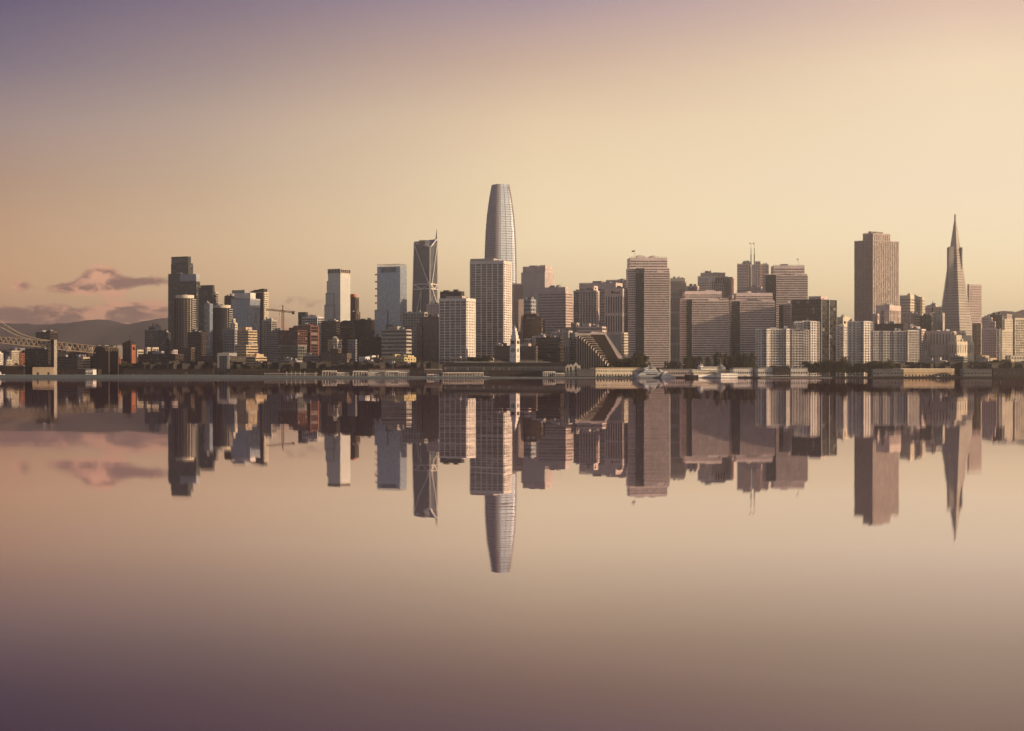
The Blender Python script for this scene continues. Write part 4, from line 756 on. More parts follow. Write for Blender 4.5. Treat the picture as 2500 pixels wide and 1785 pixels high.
# ------------------------------------------------------------------ bridge
D = 2480; rt = thing('suspension_bridge', 'steel truss bridge with a concrete pier and two suspension cables', 'bridge', (pu(126)*D, D, 0))
O = rt.location
def bp(px, py, dy=0): v = P(px, py, D)-O; v.y = dy; return v
def topc(px): return 823+(px-0)*.082 if px < 132 else 835+(px-138)*.106
def botc(px): return 837+px*.106 if px < 132 else 852.5+(px-138)*.101
for s0, s1 in ((-260, 126), (138, 227)):
    n = max(1, int(abs(s1-s0)/12.4)); 
    for dy in (0, 14):
        MB().bar(bp(s0, topc(s0), dy), bp(s1, topc(s1), dy), .75).build('top_chord', 'tan', rt); MB().bar(bp(s0, botc(s0), dy), bp(s1, botc(s1), dy), .85).build('bottom_chord', 'tan', rt)
        for i in range(n):
            a = s0+(s1-s0)*i/n; c = s0+(s1-s0)*(i+1)/n; m_ = (a+c)/2
            MB().bar(bp(a, topc(a), dy), bp(m_, botc(m_), dy), .5).build('diagonal', 'tan', rt); MB().bar(bp(m_, botc(m_), dy), bp(c, topc(c), dy), .5).build('diagonal', 'tan', rt)
            MB().bar(bp(m_-1.5, (topc(m_)+botc(m_))/2+2, dy), bp(m_+1.5, (topc(m_)+botc(m_))/2+2, dy), .4).build('strut', 'tan', rt)
    a_, b_ = bp(s0, topc(s0)+.9), bp(s1, topc(s1)+.9); c_, d_ = bp(s0, botc(s0)-.9), bp(s1, botc(s1)-.9)
    MB().loft([[(a_.x, 0.6, a_.z-.5), (a_.x, 13.4, a_.z-.5), (a_.x, 13.4, a_.z), (a_.x, .6, a_.z)], [(b_.x, 0.6, b_.z-.5), (b_.x, 13.4, b_.z-.5), (b_.x, 13.4, b_.z), (b_.x, .6, b_.z)]]).build('upper_deck', 'dark', rt)
    MB().loft([[(c_.x, 0.6, c_.z-.5), (c_.x, 13.4, c_.z-.5), (c_.x, 13.4, c_.z), (c_.x, .6, c_.z)], [(d_.x, 0.6, d_.z-.5), (d_.x, 13.4, d_.z-.5), (d_.x, 13.4, d_.z), (d_.x, .6, d_.z)]]).build('lower_deck', 'dark', rt)
    k = s0
    while k < s1: MB().bar(bp(k, topc(k)+1), bp(k, topc(k)-3.2), .1).build('lamp_post', 'tan', rt); k += 16
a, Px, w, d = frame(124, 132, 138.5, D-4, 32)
MB().box(-.02, .35, -.3, d+.3, 4.1, zof(829.6, D)).build('painted_sunlit_face', 'concrete', rt, Vector((Px, D-4, 0))-O, -a); MB().box(-w, 0, 0, d, -.5, zof(830, D)).box(-w-.8, .8, -.8, d+.8, -.5, 4).build('pier', 'umber', rt, Vector((Px, D-4, 0))-O, -a)  # shade and sun put into colour: dark pier body, paler slab on its sunny side
for pts, dy in (([(-260, 640), (-120, 722), (-50, 760), (0, 785), (25, 801), (50, 815), (77, 824), (100, 829), (128, 832)], 0), ([(-260, 690), (-120, 745), (-40, 782), (0, 801), (30, 817), (50, 824), (70, 828)], 14)):
    for (a_, ya), (b_, yb_) in zip(pts, pts[1:]): MB().bar(bp(a_, ya, dy), bp(b_, yb_, dy), .55, 6).build('cable', 'tan', rt)
for k, (px, py) in enumerate([(-40, 764), (-24, 772), (-8, 781), (8, 790), (24, 800.5), (40, 809.5), (56, 817), (72, 822.3)]): MB().bar(bp(px, py), bp(px, topc(px)), .08).build('hanger', 'tan', rt)
rt = thing('bridge_anchorage', 'dark concrete anchorage block where the truss bridge lands', 'bridge anchorage', (pu(240)*2500, 2500, GZ)); plain(rt, 'wall', 228, 265, 268, 846, 2500, 20, 'umber'); plain(rt, 'approach', 255, 288, 290, 851, 2520, 20, 'umber')
mb = MB()
for i in range(5): mb.bar(P(256+i*6.5, 848.5, 2495)-rt.location, P(259+i*6.5, 858, 2495)-rt.location, .25).bar(P(259+i*6.5, 858, 2495)-rt.location, P(262.5+i*6.5, 848.5, 2495)-rt.location, .25)
mb.bar(P(250, 847, 2495)-rt.location, P(290, 849.5, 2495)-rt.location, .4).build('truss', 'tan', rt, stuff=True)

# crane
D = 2720; rt = thing('tower_crane', 'red tower crane with long horizontal jib above the building site', 'crane', (pu(690.5)*D, D, GZ))
zb, ztop = zof(806, D)-GZ, zof(758, D)-GZ
for sx in (-1, 1):
    for sy in (-1, 1): MB().bar((sx*1.3, sy*1.3, 0), (sx*1.3, sy*1.3, ztop), .38).build('mast', 'rust', rt)
mb = MB(); k = zb-6; s_ = 1
while k < ztop: mb.bar((-1.3*s_, -1.3, k), (1.3*s_, -1.3, k+2.4), .24).bar((-1.3*s_, 1.3, k), (1.3*s_, 1.3, k+2.4), .24).bar((-1.3, -1.3*s_, k), (-1.3, 1.3*s_, k+2.4), .24); k += 2.4; s_ = -s_
mb.build('lattice', 'rust', rt, stuff=True)
cp = lambda px, py: P(px, py, D)-rt.location
MB().bar(cp(690.5, 758), cp(690.5, 745), .9).build('cat_head', 'rust', rt)
for a_, b_ in ((cp(650, 754), cp(721, 761)), (cp(650, 757), cp(716, 764))): MB().bar(a_, b_, .5).build('jib', 'rust', rt)
mb = MB()
for i in range(22): x_ = 650+i*3.1; y_ = 754+(x_-650)*.1; mb.bar(cp(x_, y_), cp(x_+1.5, y_+3), .22).bar(cp(x_+1.5, y_+3), cp(x_+3.1, y_+.3), .22)
mb.build('lattice', 'rust', rt, stuff=True)
p = cp(716, 762); MB().box(p.x-1.6, p.x+1.6, -1, 1, p.z-3.2, p.z+.5).build('counterweight', 'umber', rt)
MB().bar(cp(690.5, 746), cp(660, 755), .1).bar(cp(690.5, 746), cp(712, 760), .1).build('stay', 'rust', rt)
MB().bar(cp(682.5, 758), cp(682.5, 790), .1).build('hoist_line', 'umber', rt); p = cp(682.5, 766); MB().box(p.x-.5, p.x+.5, -.5, .5, p.z-1, p.z).build('hook', 'umber', rt)

# ------------------------------------------------------------------ clock tower and the long terminal
D = 2475; rt = thing('clock_tower', 'white clock tower with a stepped lantern top in front of the slabs', 'clock tower', (pu(1260)*D, D, GZ))
def stage(name, x0, xc, x1, yt, yb, dd, mat='white'):
    a, Px, w, d = frame(x0, xc, x1, D, 30); Rr = Vector((Px, D+dd, zof(yb, D)))-rt.location
    return MB().box(-w, 0, 0, d, 0, zof(yt, D)-zof(yb, D)).build(name, mat, rt, Rr, -a), a, Px, w, d
_, a, Px, w, d = stage('shaft', 1244.5, 1260, 1269, 843, 919, 0)
stage('cornice', 1243.6, 1260.3, 1270, 841.6, 843.4, -.5); stage('belfry', 1245.5, 1260, 1268.5, 829, 841.6, .5); stage('belfry_cornice', 1244.8, 1260.2, 1269.2, 827.6, 829, .2)
stage('tier', 1248, 1259.5, 1266, 818, 827.6, 1.5); stage('tier', 1249.6, 1258.8, 1264, 809, 818, 2.5); stage('lantern', 1251.4, 1257.8, 1261.6, 801, 809, 3.4)
p = P(1256.4, 801, D)-rt.location; MB().cyl(p.x, 5, p.z, p.z+2.4, 1.5, 1.0, 10).cyl(p.x, 5, p.z+2.4, p.z+4.6, .7, .12, 8).build('finial', 'steel', rt)
ca, sa = math.cos(-a), math.sin(-a)
zc = zof(855.5, D)-GZ
for (lx, ly, ax) in ((-w/2, -.12, 0), (.12, d/2, 1)):
    R_ = 2.7 if ax == 0 else 2.5
    loc = Vector((Px+lx*ca-ly*sa, D+lx*sa+ly*ca, GZ+zc))-rt.location
    mb = MB(); n = 28
    if ax == 0: mb.loft([[(math.cos(6.2832*i/n)*R_, y_, math.sin(6.2832*i/n)*R_) for i in range(n)] for y_ in (0, -.25)])
    else: mb.loft([[(x_, math.cos(6.2832*i/n)*R_, math.sin(6.2832*i/n)*R_) for i in range(n)] for x_ in (0, .25)])
    cf = mb.build('clock_face', 'slate', rt, loc, -a)
    mb = MB(); R2_ = R_*.72
    if ax == 0: mb.loft([[(math.cos(6.2832*i/n)*R2_, y_, math.sin(6.2832*i/n)*R2_) for i in range(n)] for y_ in (-.2, -.32)])
    else: mb.loft([[(x_, math.cos(6.2832*i/n)*R2_, math.sin(6.2832*i/n)*R2_) for i in range(n)] for x_ in (.2, .32)])
    mb.build('dial', 'steel', cf)
    f2_ = (lambda u_, z_: (u_, -.4, z_)) if ax == 0 else (lambda u_, z_: (.4, u_, z_))
    MB().bar(f2_(0, 0), f2_(1.1, .9), .16).build('hour_hand', 'black', cf); MB().bar(f2_(0, 0), f2_(-.3, 2.0), .12).build('minute_hand', 'black', cf)
    for k in (zc-9, zc-17):
        for o_ in (-1.6, 1.6): 
            l2 = loc.copy(); l2.z = GZ+k-rt.location.z
            (MB().box(o_-.4, o_+.4, -.1, 0, 0, 2) if ax == 0 else MB().box(0, .1, o_-.4, o_+.4, 0, 2)).build('window', 'g_black', rt, l2, -a)
    l2 = loc.copy(); l2.z = zof(839.5, D)-rt.location.z
    (MB().box(-2.2, 2.2, -.6, .4, 0, 3.8) if ax == 0 else MB().box(-.4, .6, -1.9, 1.9, 0, 3.8)).build('belfry_opening', 'umber', rt, l2, -a)
D = 2470; rt = thing('ferry_terminal', 'long low terminal hall with arched front below the clock tower', 'terminal building', (pu(1236)*D, D, GZ)); ox = rt.location.x
xa, xb = pu(1080)*D-ox, pu(1384)*D-ox; z1 = zof(892, D)-GZ; z2 = zof(885, D)-GZ
MB().box(xa, xb, 0, 34, 0, z1).build('wall', 'green', rt)
MB().prism([(xa-1, z1), (xb+1, z1), (xb-6, z2), (xa+8, z2)], -1, 35).build('roof', 'dark', rt)
MB().box(xa+2, xb-14, -7, -.6, 0, zof(905.5, D)-GZ).build('lower_arcade', 'umber', rt); MB().box(xa+14, xb-20, 8, 24, z2, z2+.9).build('skylight', 'stone', rt)
for k in range(38):
    cxx = xa+4+k*(xb-xa-8)/37; n = 10; r_ = 1.55; mb = MB()
    mb.prism([(cxx-r_, z1-6.4), (cxx+r_, z1-6.4)]+[(cxx+math.cos(math.pi*i/n)*r_, z1-4+math.sin(math.pi*i/n)*r_) for i in range(n+1)], -.25, .1)
    mb.build('arch_window', 'g_warm', rt)
    MB().prism([(cxx+math.cos(math.pi*i/n)*(r_+.7), z1-4+math.sin(math.pi*i/n)*(r_+.7)) for i in range(n+1)]+[(cxx+math.cos(math.pi*(n-i)/n)*(r_+.05), z1-4+math.sin(math.pi*(n-i)/n)*(r_+.05)) for i in range(n+1)], -.45, .1).build('arch', 'mid', rt)
    if k < 37: link('pilaster', boxmesh('pilaster', .7, .7, z1-2, 'green'), rt, (cxx+(xb-xa-8)/74, -.35, 0))
for body, xl, sz in (('PORT OF', 1193, 3.6), ('SAN FRANCISCO', 1267, 3.6)):
    tx = bpy.data.curves.new('lettering', 'FONT'); tx.body = body; tx.size = sz*1.05; tx.extrude = .12; tx.space_character = 1.03; tx.materials.append(WM('stone'))
    o = textmesh(tx, rt, (pu(xl)*D-ox, -.6, z2+.5), 0)
    mb = MB()
    for i in range(8): x_ = pu(xl)*D-ox+i*(3.0 if sz and len(body) > 8 else 1.7); mb.bar((x_, .2, z2-.2), (x_, .2, z2+3.2), .08)
    mb.build('sign_frame', 'dark', rt, stuff=True)
# gabled pier head
D = 2445; rt = thing('gabled_pier_building', 'cream pier head with three pointed gables and arched windows', 'pier building', (pu(1399)*D, D, GZ)); ox = rt.location.x
plg = [(1381, 919), (1417, 919), (1417, 893), (1413, 892.5), (1411, 889.5), (1406, 885), (1402, 889.5), (1400.5, 892), (1398, 892), (1394, 888), (1391, 891.5), (1390.5, 893), (1387, 889.5), (1383, 893.5), (1381, 895)]
MB().prism([(pu(a)*D-ox, max(0, zof(c, D)-GZ)) for a, c in plg[::-1]], 0, 16).build('wall', 'cream', rt, rz=0)
for px, hw, yt in ((1386, 1.8, 899), (1394, 2.2, 898), (1406, 2.4, 896), (1412.5, 1.5, 899)):
    for y0, y1, nm in ((910, yt, 'arch_window'), (917, 912.5, 'window')):
        x_ = pu(px)*D-ox; r_ = hw*D/F; z0_, zt = zof(y0, D)-GZ, zof(y1, D)-GZ
        if nm == 'window': MB().box(x_-r_, x_+r_, -.12, .1, z0_, zt).build(nm, 'g_dark', rt)
        else: MB().prism([(x_-r_, z0_), (x_+r_, z0_)]+[(x_+math.cos(math.pi*i/8)*r_, zt+math.sin(math.pi*i/8)*r_) for i in range(9)], -.12, .1).build(nm, 'g_dark', rt)

def shed(name, label, x0, x1, yt, D, wall, roofm, gx=None, wins=10, depth=20, yb=None, th=0.0, wy=(.35, .6), doors=0, cat='pier shed'):
    rt = thing(name, label, cat, (pu((x0+x1)/2)*D, D, GZ)); hw = (x1-x0)/2*D/F; z = zof(yt, D)-GZ; a = math.radians(th); rt.rotation_euler = (0, 0, a)
    MB().box(-hw, hw, 0, depth, 0, z).build('wall', wall, rt); MB().prism([(-hw-.6, z), (hw+.6, z), (hw-1, z+1.2), (-hw+1, z+1.2)], -.6, depth+.6).build('roof', roofm, rt)
    for i in range(wins):
        x_ = -hw+(i+.5)*2*hw/wins; ww = min(2.2, hw/wins*1.1); MB().box(x_-ww/2, x_+ww/2, -.12, .05, z*wy[0], z*wy[1]).build('window', 'g_dark', rt)
    for i in range(doors):
        x_ = -hw+(i+.5)*2*hw/doors+.8; MB().box(x_-1.0, x_+1.0, -.15, .05, 0, z*.28).build('door', 'umber', rt)
    return rt
SH = shed
SH('pier_shed', 'grey windowless pier box beside the gabled pier head', 1410, 1450, 903, 2438, 'mid', 'mid', wins=0, th=-4)
SH('pier_shed', 'long cream pier shed with dark doors left of the blue grey ferry', 1450, 1603, 900, 2458, 'cream', 'tan', wins=26, th=17, wy=(.62, .75), doors=20)
SH('pier_shed', 'tan pier shed with a raised roof centre below the bridge pier', 80, 131, 899, 2440, 'tan', 'tan', wins=2, th=12, wy=(.1, .5))
SH('waterfront_building', 'grey white waterfront building right of the white paddle ferry', 1790, 1838, 900, 2450, 'white', 'grey', wins=9, th=6, cat='building')
SH('waterfront_building', 'grey white waterfront building left of the dark arched shed', 1850, 1888, 900, 2450, 'white', 'grey', wins=7, th=6, cat='building')
SH('waterfront_building', 'grey white waterfront building with a yellowish lit end right of the dark arched shed', 1930, 1972, 900, 2450, 'white', 'grey', wins=7, th=6, cat='building')
rt = SH('arched_shed', 'black arched shed between two grey white waterfront buildings', 1888, 1930, 902, 2448, 'umber', 'dark', wins=3, cat='building')
hw = 21*2448/F; MB().prism([(math.cos(math.pi*i/12)*hw, zof(902, 2448)-GZ+math.sin(math.pi*i/12)*3.6) for i in range(13)], -.5, 19).build('arch_roof', 'dark', rt)
SH('pier_shed', 'long sunlit stucco pier shed at right with people and doors along it', 2190, 2338, 902, 2458, 'tan', 'cream', wins=30, th=17, wy=(.45, .53), doors=16)
SH('bulkhead_building', 'grey green bulkhead building left of the long sunlit shed', 2132, 2206, 903, 2440, 'mid', 'mid', wins=9, th=-3, cat='pier building')
SH('bulkhead_building', 'grey green bulkhead building right of the long sunlit shed', 2352, 2421, 903, 2440, 'mid', 'mid', wins=8, th=-3, cat='pier building')
SH('bulkhead_building', 'dark low shed cut by the frame edge at the waterline', 2424, 2530, 901, 2446, 'umber', 'dark', wins=9, th=3, cat='pier building')
SH('pier_shed', 'dark black roofed waterfront restaurant left of the long terminal', 1000, 1036, 899, 2440, 'umber', 'dark', wins=4, cat='restaurant')
SH('pier_shed', 'low shed with rows of pale dormers right of the dark restaurant', 1036, 1078, 903, 2446, 'brown', 'stone', wins=10, cat='building')
SH('promenade_building', 'low terracotta roofed promenade building behind the pergolas', 900, 1000, 902, 2470, 'stone', 'rust', wins=18, cat='building')
SH('promenade_building', 'long pink stucco gallery behind the blue grey ferry and trees', 1610, 1700, 903, 2485, 'pinkw', 'grey', wins=16, cat='building')
SH('waterfront_building', 'white low diner with a dark slot at the wharf edge', 209, 227, 903, 2450, 'white', 'grey', wins=4, cat='building')
SH('elevated_road', 'pale low roadway parapet at the far bridge end of the wharf', -60, 58, 894, 2520, 'umber', 'tan', wins=0, cat='roadway', depth=8)
SH('wharf_shed', 'low umber wharf shed in front of the dark brick warehouses', 139, 240, 903, 2480, 'umber', 'umber', wins=10, cat='building')
SH('wharf_shed', 'long low umber shed between the flag tower and the grey portal', 300, 520, 903, 2480, 'umber', 'umber', wins=22, cat='building')
SH('wharf_shed', 'low umber shed right of the grey portal with tan eaves', 562, 680, 905, 2480, 'umber', 'brown', wins=14, cat='building')
SH('wharf_shed', 'dim low shops behind the lamp posts of the promenade', 690, 900, 903, 2500, 'umber', 'umber', wins=20, cat='building')

# promenade rail wall, posts and pergolas
rt = thing('promenade_wall', 'long pale promenade balustrade with a dark arcade under it', 'sea wall', (pu(710)*2436, 2436, GZ))
MB().box(pu(645)*2436-rt.location.x, pu(775)*2436-rt.location.x, 0, 3, zof(913.5, 2436)-GZ, zof(910.5, 2436)-GZ).build('coping', 'concrete', rt)
for k in range(44): link('post', boxmesh('post', .5, .5, zof(913.5, 2436)-GZ, 'concrete'), rt, (pu(646+k*2.95)*2436-rt.location.x, .5, 0))
D = 2432; lp = thing('lamp_post', 'first from left, white lamp post in the promenade row', 'lamp post', (pu(700)*D, D, GZ), 'white lamp posts on the promenade')
MB().bar((0, 0, 0), (0, 0, 5.2), .28, 8).build('pole', 'white', lp); MB().cyl(0, 0, 5.2, 5.8, .5, .3, 8).build('lamp_head', 'white', lp)
for i, px in enumerate((711, 722, 733, 744, 771)): copy_tree(lp, (pu(px)*D, D, GZ), label=ORD[i+1]+' from left, white lamp post in the promenade row')
def pergola(label, x0, x1, yt, D=2438, wall='white', nposts=6, name='pergola', cat='pergola', yb=919):
    rt = thing(name, label, cat, (pu((x0+x1)/2)*D, D+(x1-x0)*.5*.25*D/F, GZ)); hw = (x1-x0)/2*D/F*1.04; z = zof(yt, D)-GZ; rt.rotation_euler = (0, 0, .26)
    MB().box(-hw, hw, 0, 7, z-1.3, z).build('roof', wall, rt)
    for i in range(nposts):
        for y_ in (.4, 6.6): link('post', boxmesh('post', .55, .55, z-1.3, wall), rt, (-hw+.4+i*(2*hw-.8)/(nposts-1), y_, 0))
    mb = MB(); n = int(hw*2/1.3)
    for i in range(n): x_ = -hw+i*2*hw/n; mb.box(x_, x_+.45, -.3, 0, z-1.2, z-.2)
    mb.build('rafters', wall, rt, stuff=True)
    return rt
pergola('white pergola on the promenade nearest the lamp posts', 788, 822, 905); pergola('white pergola in the middle of the promenade', 863, 897, 905.5); pergola('white pergola left of the dark restaurant', 942, 972, 906)
pergola('low white ferry landing canopy with many posts before the terminal', 1082, 1180, 909, nposts=16, name='ferry_landing', cat='canopy'); pergola('white landing canopy left of the gabled pier head', 1327, 1356, 907, nposts=7, name='ferry_landing', cat='canopy')
pergola('small white landing roof beside the gabled pier head', 1356, 1378, 910.5, nposts=5, name='ferry_landing', cat='canopy'); pergola('low white fence canopy between the first two pergolas', 823, 852, 909, nposts=8, name='canopy', cat='canopy'); pergola('low white fence canopy between the last two pergolas', 899, 928, 909, nposts=8, name='canopy', cat='canopy')
pergola('pale marina canopy right of the last pergola', 972, 998, 908.5, nposts=6, name='canopy', cat='canopy'); pergola('white dock office roof right of the dark restaurant', 1043, 1072, 913, nposts=5, name='canopy', cat='canopy')
# round pavilions with a pole
for px, ya, lab in ((1589, 890, 'grey cone roof pavilion with flag pole above the blue grey ferry'), (1759, 887, 'grey cone roof pavilion with pole between the white ferries')):
    D = 2462; rt = thing('pavilion', lab, 'pavilion', (pu(px)*D, D, GZ)); z = zof(899, D)-GZ
    MB().cyl(0, 0, 0, z, 6.2, n=14).build('wall', 'grey', rt); MB().cyl(0, 0, z, zof(ya, D)-GZ, 6.9, .3, 14).build('roof', 'mid', rt); MB().bar((0, 0, zof(ya+1, D)-GZ), (0, 0, zof(ya-13, D)-GZ), .14).build('flagpole', 'white', rt); MB().prism([(0, zof(ya-13, D)-GZ), (-1.7, zof(ya-12.5, D)-GZ), (-1.6, zof(ya-10.5, D)-GZ), (0, zof(ya-10.5, D)-GZ)], -.05, .05).build('flag', 'stone', rt)
# umbrellas along the quay
D = 2427; um = thing('quay_umbrella', 'first from left, small white umbrella in the row on the low quay', 'umbrella', (pu(1864)*D, D, .9), 'white umbrellas along the low quay')
MB().bar((0, 0, 0), (0, 0, 2.4), .07).build('pole', 'mid', um); MB().cyl(0, 0, 1.9, 2.9, 1.35, .08, 8).build('canopy', 'white', um)
for k in range(25):
    px = 1869+k*5.55
    if 1928 < px < 1938: continue
    nu = globals().get('nu', 0)+1; copy_tree(um, (pu(px)*D, D-.5, .9), label=ORD[nu]+' from left, small white umbrella in the row on the low quay')
struct(MB().box(pu(1856)*2427, pu(2030)*2427, 2423, 2429.5, -.3, .9).build('low_quay', 'concrete'))
for xa_, xb_ in ((1380, 1660), (2120, 2500), (690, 1010)): struct(MB().box(pu(xa_)*2426, pu(xb_)*2426, 2421, 2428, -.3, 1.3).build('wharf', 'umber'))

for xa_, xb_, lab in ((1380, 1530, 'dark piles under the wharf by the gabled pier head'), (2125, 2500, 'dark piles under the wharf at the right'), (1690, 1860, 'dark piles behind the white barge')):
    D = 2420; mb = MB(); k = pu(xa_)*D
    while k < pu(xb_)*D: mb.cyl(k, D+rnd.uniform(-.3, .3), -.4, rnd.uniform(1.5, 2.6), .22, n=6); k += rnd.uniform(2.0, 3.2)
    o = mb.build('wharf_piles', 'umber', stuff=True); o['label'] = lab
def car(px, D, mat, label, rz):
    rt = thing('parked_car', label, 'car', (pu(px)*D, D, GZ-.6), 'cars parked on the wharf'); rt.rotation_euler = (0, 0, rz)
    MB().prism([(-2.2, .35), (2.2, .35), (2.2, .85), (1.3, .98), (-2.1, .98)], -.9, .9).build('body', mat, rt); MB().prism([(-1.9, .98), (1.2, .98), (.6, 1.5), (-1.5, 1.5)], -.8, .8).build('cabin', 'g_dark', rt)
    for x_ in (-1.35, 1.4):
        for y_ in (-.92, .72): MB().loft([[(x_+math.cos(.7854*i)*.34, y_+q_, .34+math.sin(.7854*i)*.34) for i in range(8)] for q_ in (0, .2)]).build('wheel', 'black', rt)
for a_ in ((1484, 2423, 'white', 'white car on the wharf before the left end of the cream shed', .2), (1494, 2423.5, 'steel', 'silver car on the wharf next to the white one', .25), (1512, 2423, 'slate', 'dark car on the wharf before the cream shed', .2), (1524, 2423.4, 'white', 'white car nearest the catamaran bow', .3),
           (2214, 2423, 'white', 'white car by the left end of the long sunlit shed', .2), (2262, 2423, 'brick', 'red car before the middle of the long sunlit shed', .2), (2290, 2423, 'white', 'white car before the right half of the long sunlit shed', .2), (1820, 2440, 'steel', 'silver car before the grey white building right of the barge', .3)): car(*a_)

# ------------------------------------------------------------------ boats
def hull(rt, L, wd, h, mat, bow=6, name='hull', stripe=None, y0=0):
    st_ = [(-L/2, .82), (-L/2+1, 1), (L/2-bow, 1), (L/2-bow*.4, .62), (L/2, .06)]; rings = []
    for x_, k in st_:
        zz_ = h*(1+.18*max(0, (x_-(L/2-bow))/bow)); rings.append([(x_-.06*bow*(x_ > 0), y0-wd/2*k*.8, -.4), (x_, y0-wd/2*k, zz_), (x_, y0+wd/2*k, zz_), (x_-.06*bow*(x_ > 0), y0+wd/2*k*.8, -.4)])
    MB().loft(rings).build(name, mat, rt)
def deck(rt, xa, xb, wd, z0, z1, mat='boat_white', name='cabin', rake=0.0, nwin=0, wmat='g_dark', wz=(.35, .75)):
    MB().prism([(xa, z0), (xb, z0), (xb-rake, z1), (xa, z1)], -wd/2, wd/2).build(name, mat, rt)
    for i in range(nwin):
        x_ = xa+1+(i+.5)*(xb-xa-2-rake)/nwin; ww = (xb-xa-2-rake)/nwin*.62; h = z1-z0
        MB().box(x_-ww/2, x_+ww/2, -wd/2-.07, -wd/2+.05, z0+h*wz[0], z0+h*wz[1]).build('window', wmat, rt)
def rail(rt, xa, xb, y_, z0, h=1.0, mat='boat_white'):
    mb = MB(); mb.bar((xa, y_, z0+h), (xb, y_, z0+h), .07); k = xa
    while k <= xb: mb.bar((k, y_, z0), (k, y_, z0+h), .05); k += 1.5
    mb.build('railing', mat, rt, stuff=True)
D = 2405; rt = thing('ferry', 'blue grey catamaran ferry with a slanted white stern wing', 'ferry', (pu(1584)*D, D, 0)); k = D/F
rt.rotation_euler = (0, 0, math.pi+.42)   # bow to the left of the picture
hull(rt, 92*k, 11, 2.6, 'bluegrey', 9); MB().box(-45*k, 38*k, -5.7, 5.7, -.35, .45).build('boot_top', 'dark', rt); rt.scale = (1.05, 1, 1.22)
deck(rt, -30*k, 34*k, 10, 2.5, 5.2, 'steel', 'cabin', 4); MB().box(-18*k, 12*k, 4.9, 5.1, 3.0, 4.4).build('window_strip', 'g_black', rt); MB().box(-18*k, 12*k, -5.1, -4.9, 3.0, 4.4).build('window_strip', 'g_black', rt)
deck(rt, -24*k, 26*k, 9, 5.2, 7.6, 'slate', 'upper_cabin', 5); MB().box(-20*k, 18*k, 4.4, 4.6, 5.9, 7.1).build('window_strip', 'g_blue', rt)
deck(rt, -14*k, 14*k, 7, 7.6, 8.6, 'steel', 'roof_deck', 2); deck(rt, 4*k, 13*k, 5, 8.6, 10.6, 'boat_white', 'wheelhouse', 1.5); MB().box(4.6*k, 11*k, 2.4, 2.6, 9.2, 10.2).build('window_strip', 'g_black', rt)
MB().prism([(-24*k, 8.6), (-20*k, 9.4), (-44*k, 1.2), (-50*k, 1.2)], 4.5, 5.6).build('stern_wing', 'boat_white', rt); MB().prism([(-24*k, 8.6), (-20*k, 9.4), (-44*k, 1.2), (-50*k, 1.2)], -5.6, -4.5).build('stern_wing', 'boat_white', rt)
MB().bar((0, 0, 8.6), (0, 0, 13.5), .14).bar((-1.6, 0, 11.5), (1.6, 0, 11.5), .1).build('mast', 'boat_white', rt); rail(rt, -24*k, 0, 4.2, 7.6)
D = 2409; rt = thing('motor_yacht', 'white tiered motor yacht with raked decks between the ferries', 'yacht', (pu(1632)*D, D, 0)); k = D/F; rt.rotation_euler = (0, 0, .35)
hull(rt, 40*k, 6, 2.0, 'boat_white', 7); deck(rt, -17*k, 10*k, 5.4, 2, 4.2, 'boat_white', 'cabin', 3, 7); deck(rt, -15*k, 4*k, 4.8, 4.2, 6.2, 'boat_white', 'upper_cabin', 2.6, 5); deck(rt, -12*k, -2*k, 4, 6.2, 7.8, 'boat_white', 'flybridge', 1.5, 2); MB().bar((-8*k, 0, 7.8), (-9*k, 0, 11), .1).build('mast', 'boat_white', rt); rail(rt, 0, 16*k, -2.6, 2.0)
D = 2402; rt = thing('paddle_ferry', 'white multi-deck excursion ferry with black bow and railed decks', 'ferry', (pu(1716)*D, D, 0)); k = D/F
hull(rt, 92*k, 12, 3.0, 'black', 9)
rt.rotation_euler = (0, 0, math.pi+.42)
rt.scale = (1.1, 1, 1.2)
MB().box(-38*k, 18*k, -6.6, 6.6, .6, 3.3).build('main_guard', 'boat_white', rt)
for i, (xa_, xb_, z0_) in enumerate(((-37*k, 30*k, 3.3), (-35*k, 34*k, 6.0), (-33*k, 12*k, 8.7))):
    MB().box(xa_-.8, xb_+.8, -6.5, 6.5, z0_-.25, z0_).build('deck', 'boat_white', rt); deck(rt, xa_+1.5, xb_-1.5, 9.6, z0_, z0_+2.4, 'cream' if i < 2 else 'boat_white', 'cabin', 0, 0)
    for j in range(18): x_ = xa_+3+j*(xb_-xa_-6)/17; MB().box(x_-.45, x_+.45, 4.7, 4.9, z0_+.8, z0_+1.9).build('window', 'g_dark', rt)
    rail(rt, xa_, xb_, 6.2, z0_)
    mb = MB(); j = xa_
    while j <= xb_: mb.bar((j, 6.2, z0_), (j, 6.2, z0_+2.5), .09); j += 3.0
    mb.build('posts', 'boat_white', rt, stuff=True)
MB().box(-34*k, 14*k, -6, 6, 11.1, 11.4).build('deck', 'boat_white', rt); deck(rt, 2*k, 10*k, 5, 11.4, 13.4, 'boat_white', 'wheelhouse', .8); MB().box(3*k, 9*k, 2.4, 2.6, 12.1, 13).build('window_strip', 'g_dark', rt)
for x_ in (-14*k, -8*k): MB().cyl(x_, 0, 11.4, 15.2, .8, .8, 10).build('funnel', 'black', rt)
MB().bar((6*k, 0, 13.4), (6*k, 0, 17), .1).build('mast', 'boat_white', rt)
D = 2400; rt = thing('barge', 'white boxy floating barge with a crowded open roof deck', 'barge', (pu(1774)*D, D, 0)); k = D/F; rt.rotation_euler = (0, 0, .40)
MB().box(-23.5*k, 23.5*k, -7, 7, -.4, .6).build('hull', 'dark', rt); MB().box(-23*k, 23*k, -6.6, 6.6, .6, 5.4).build('cabin', 'boat_white', rt)
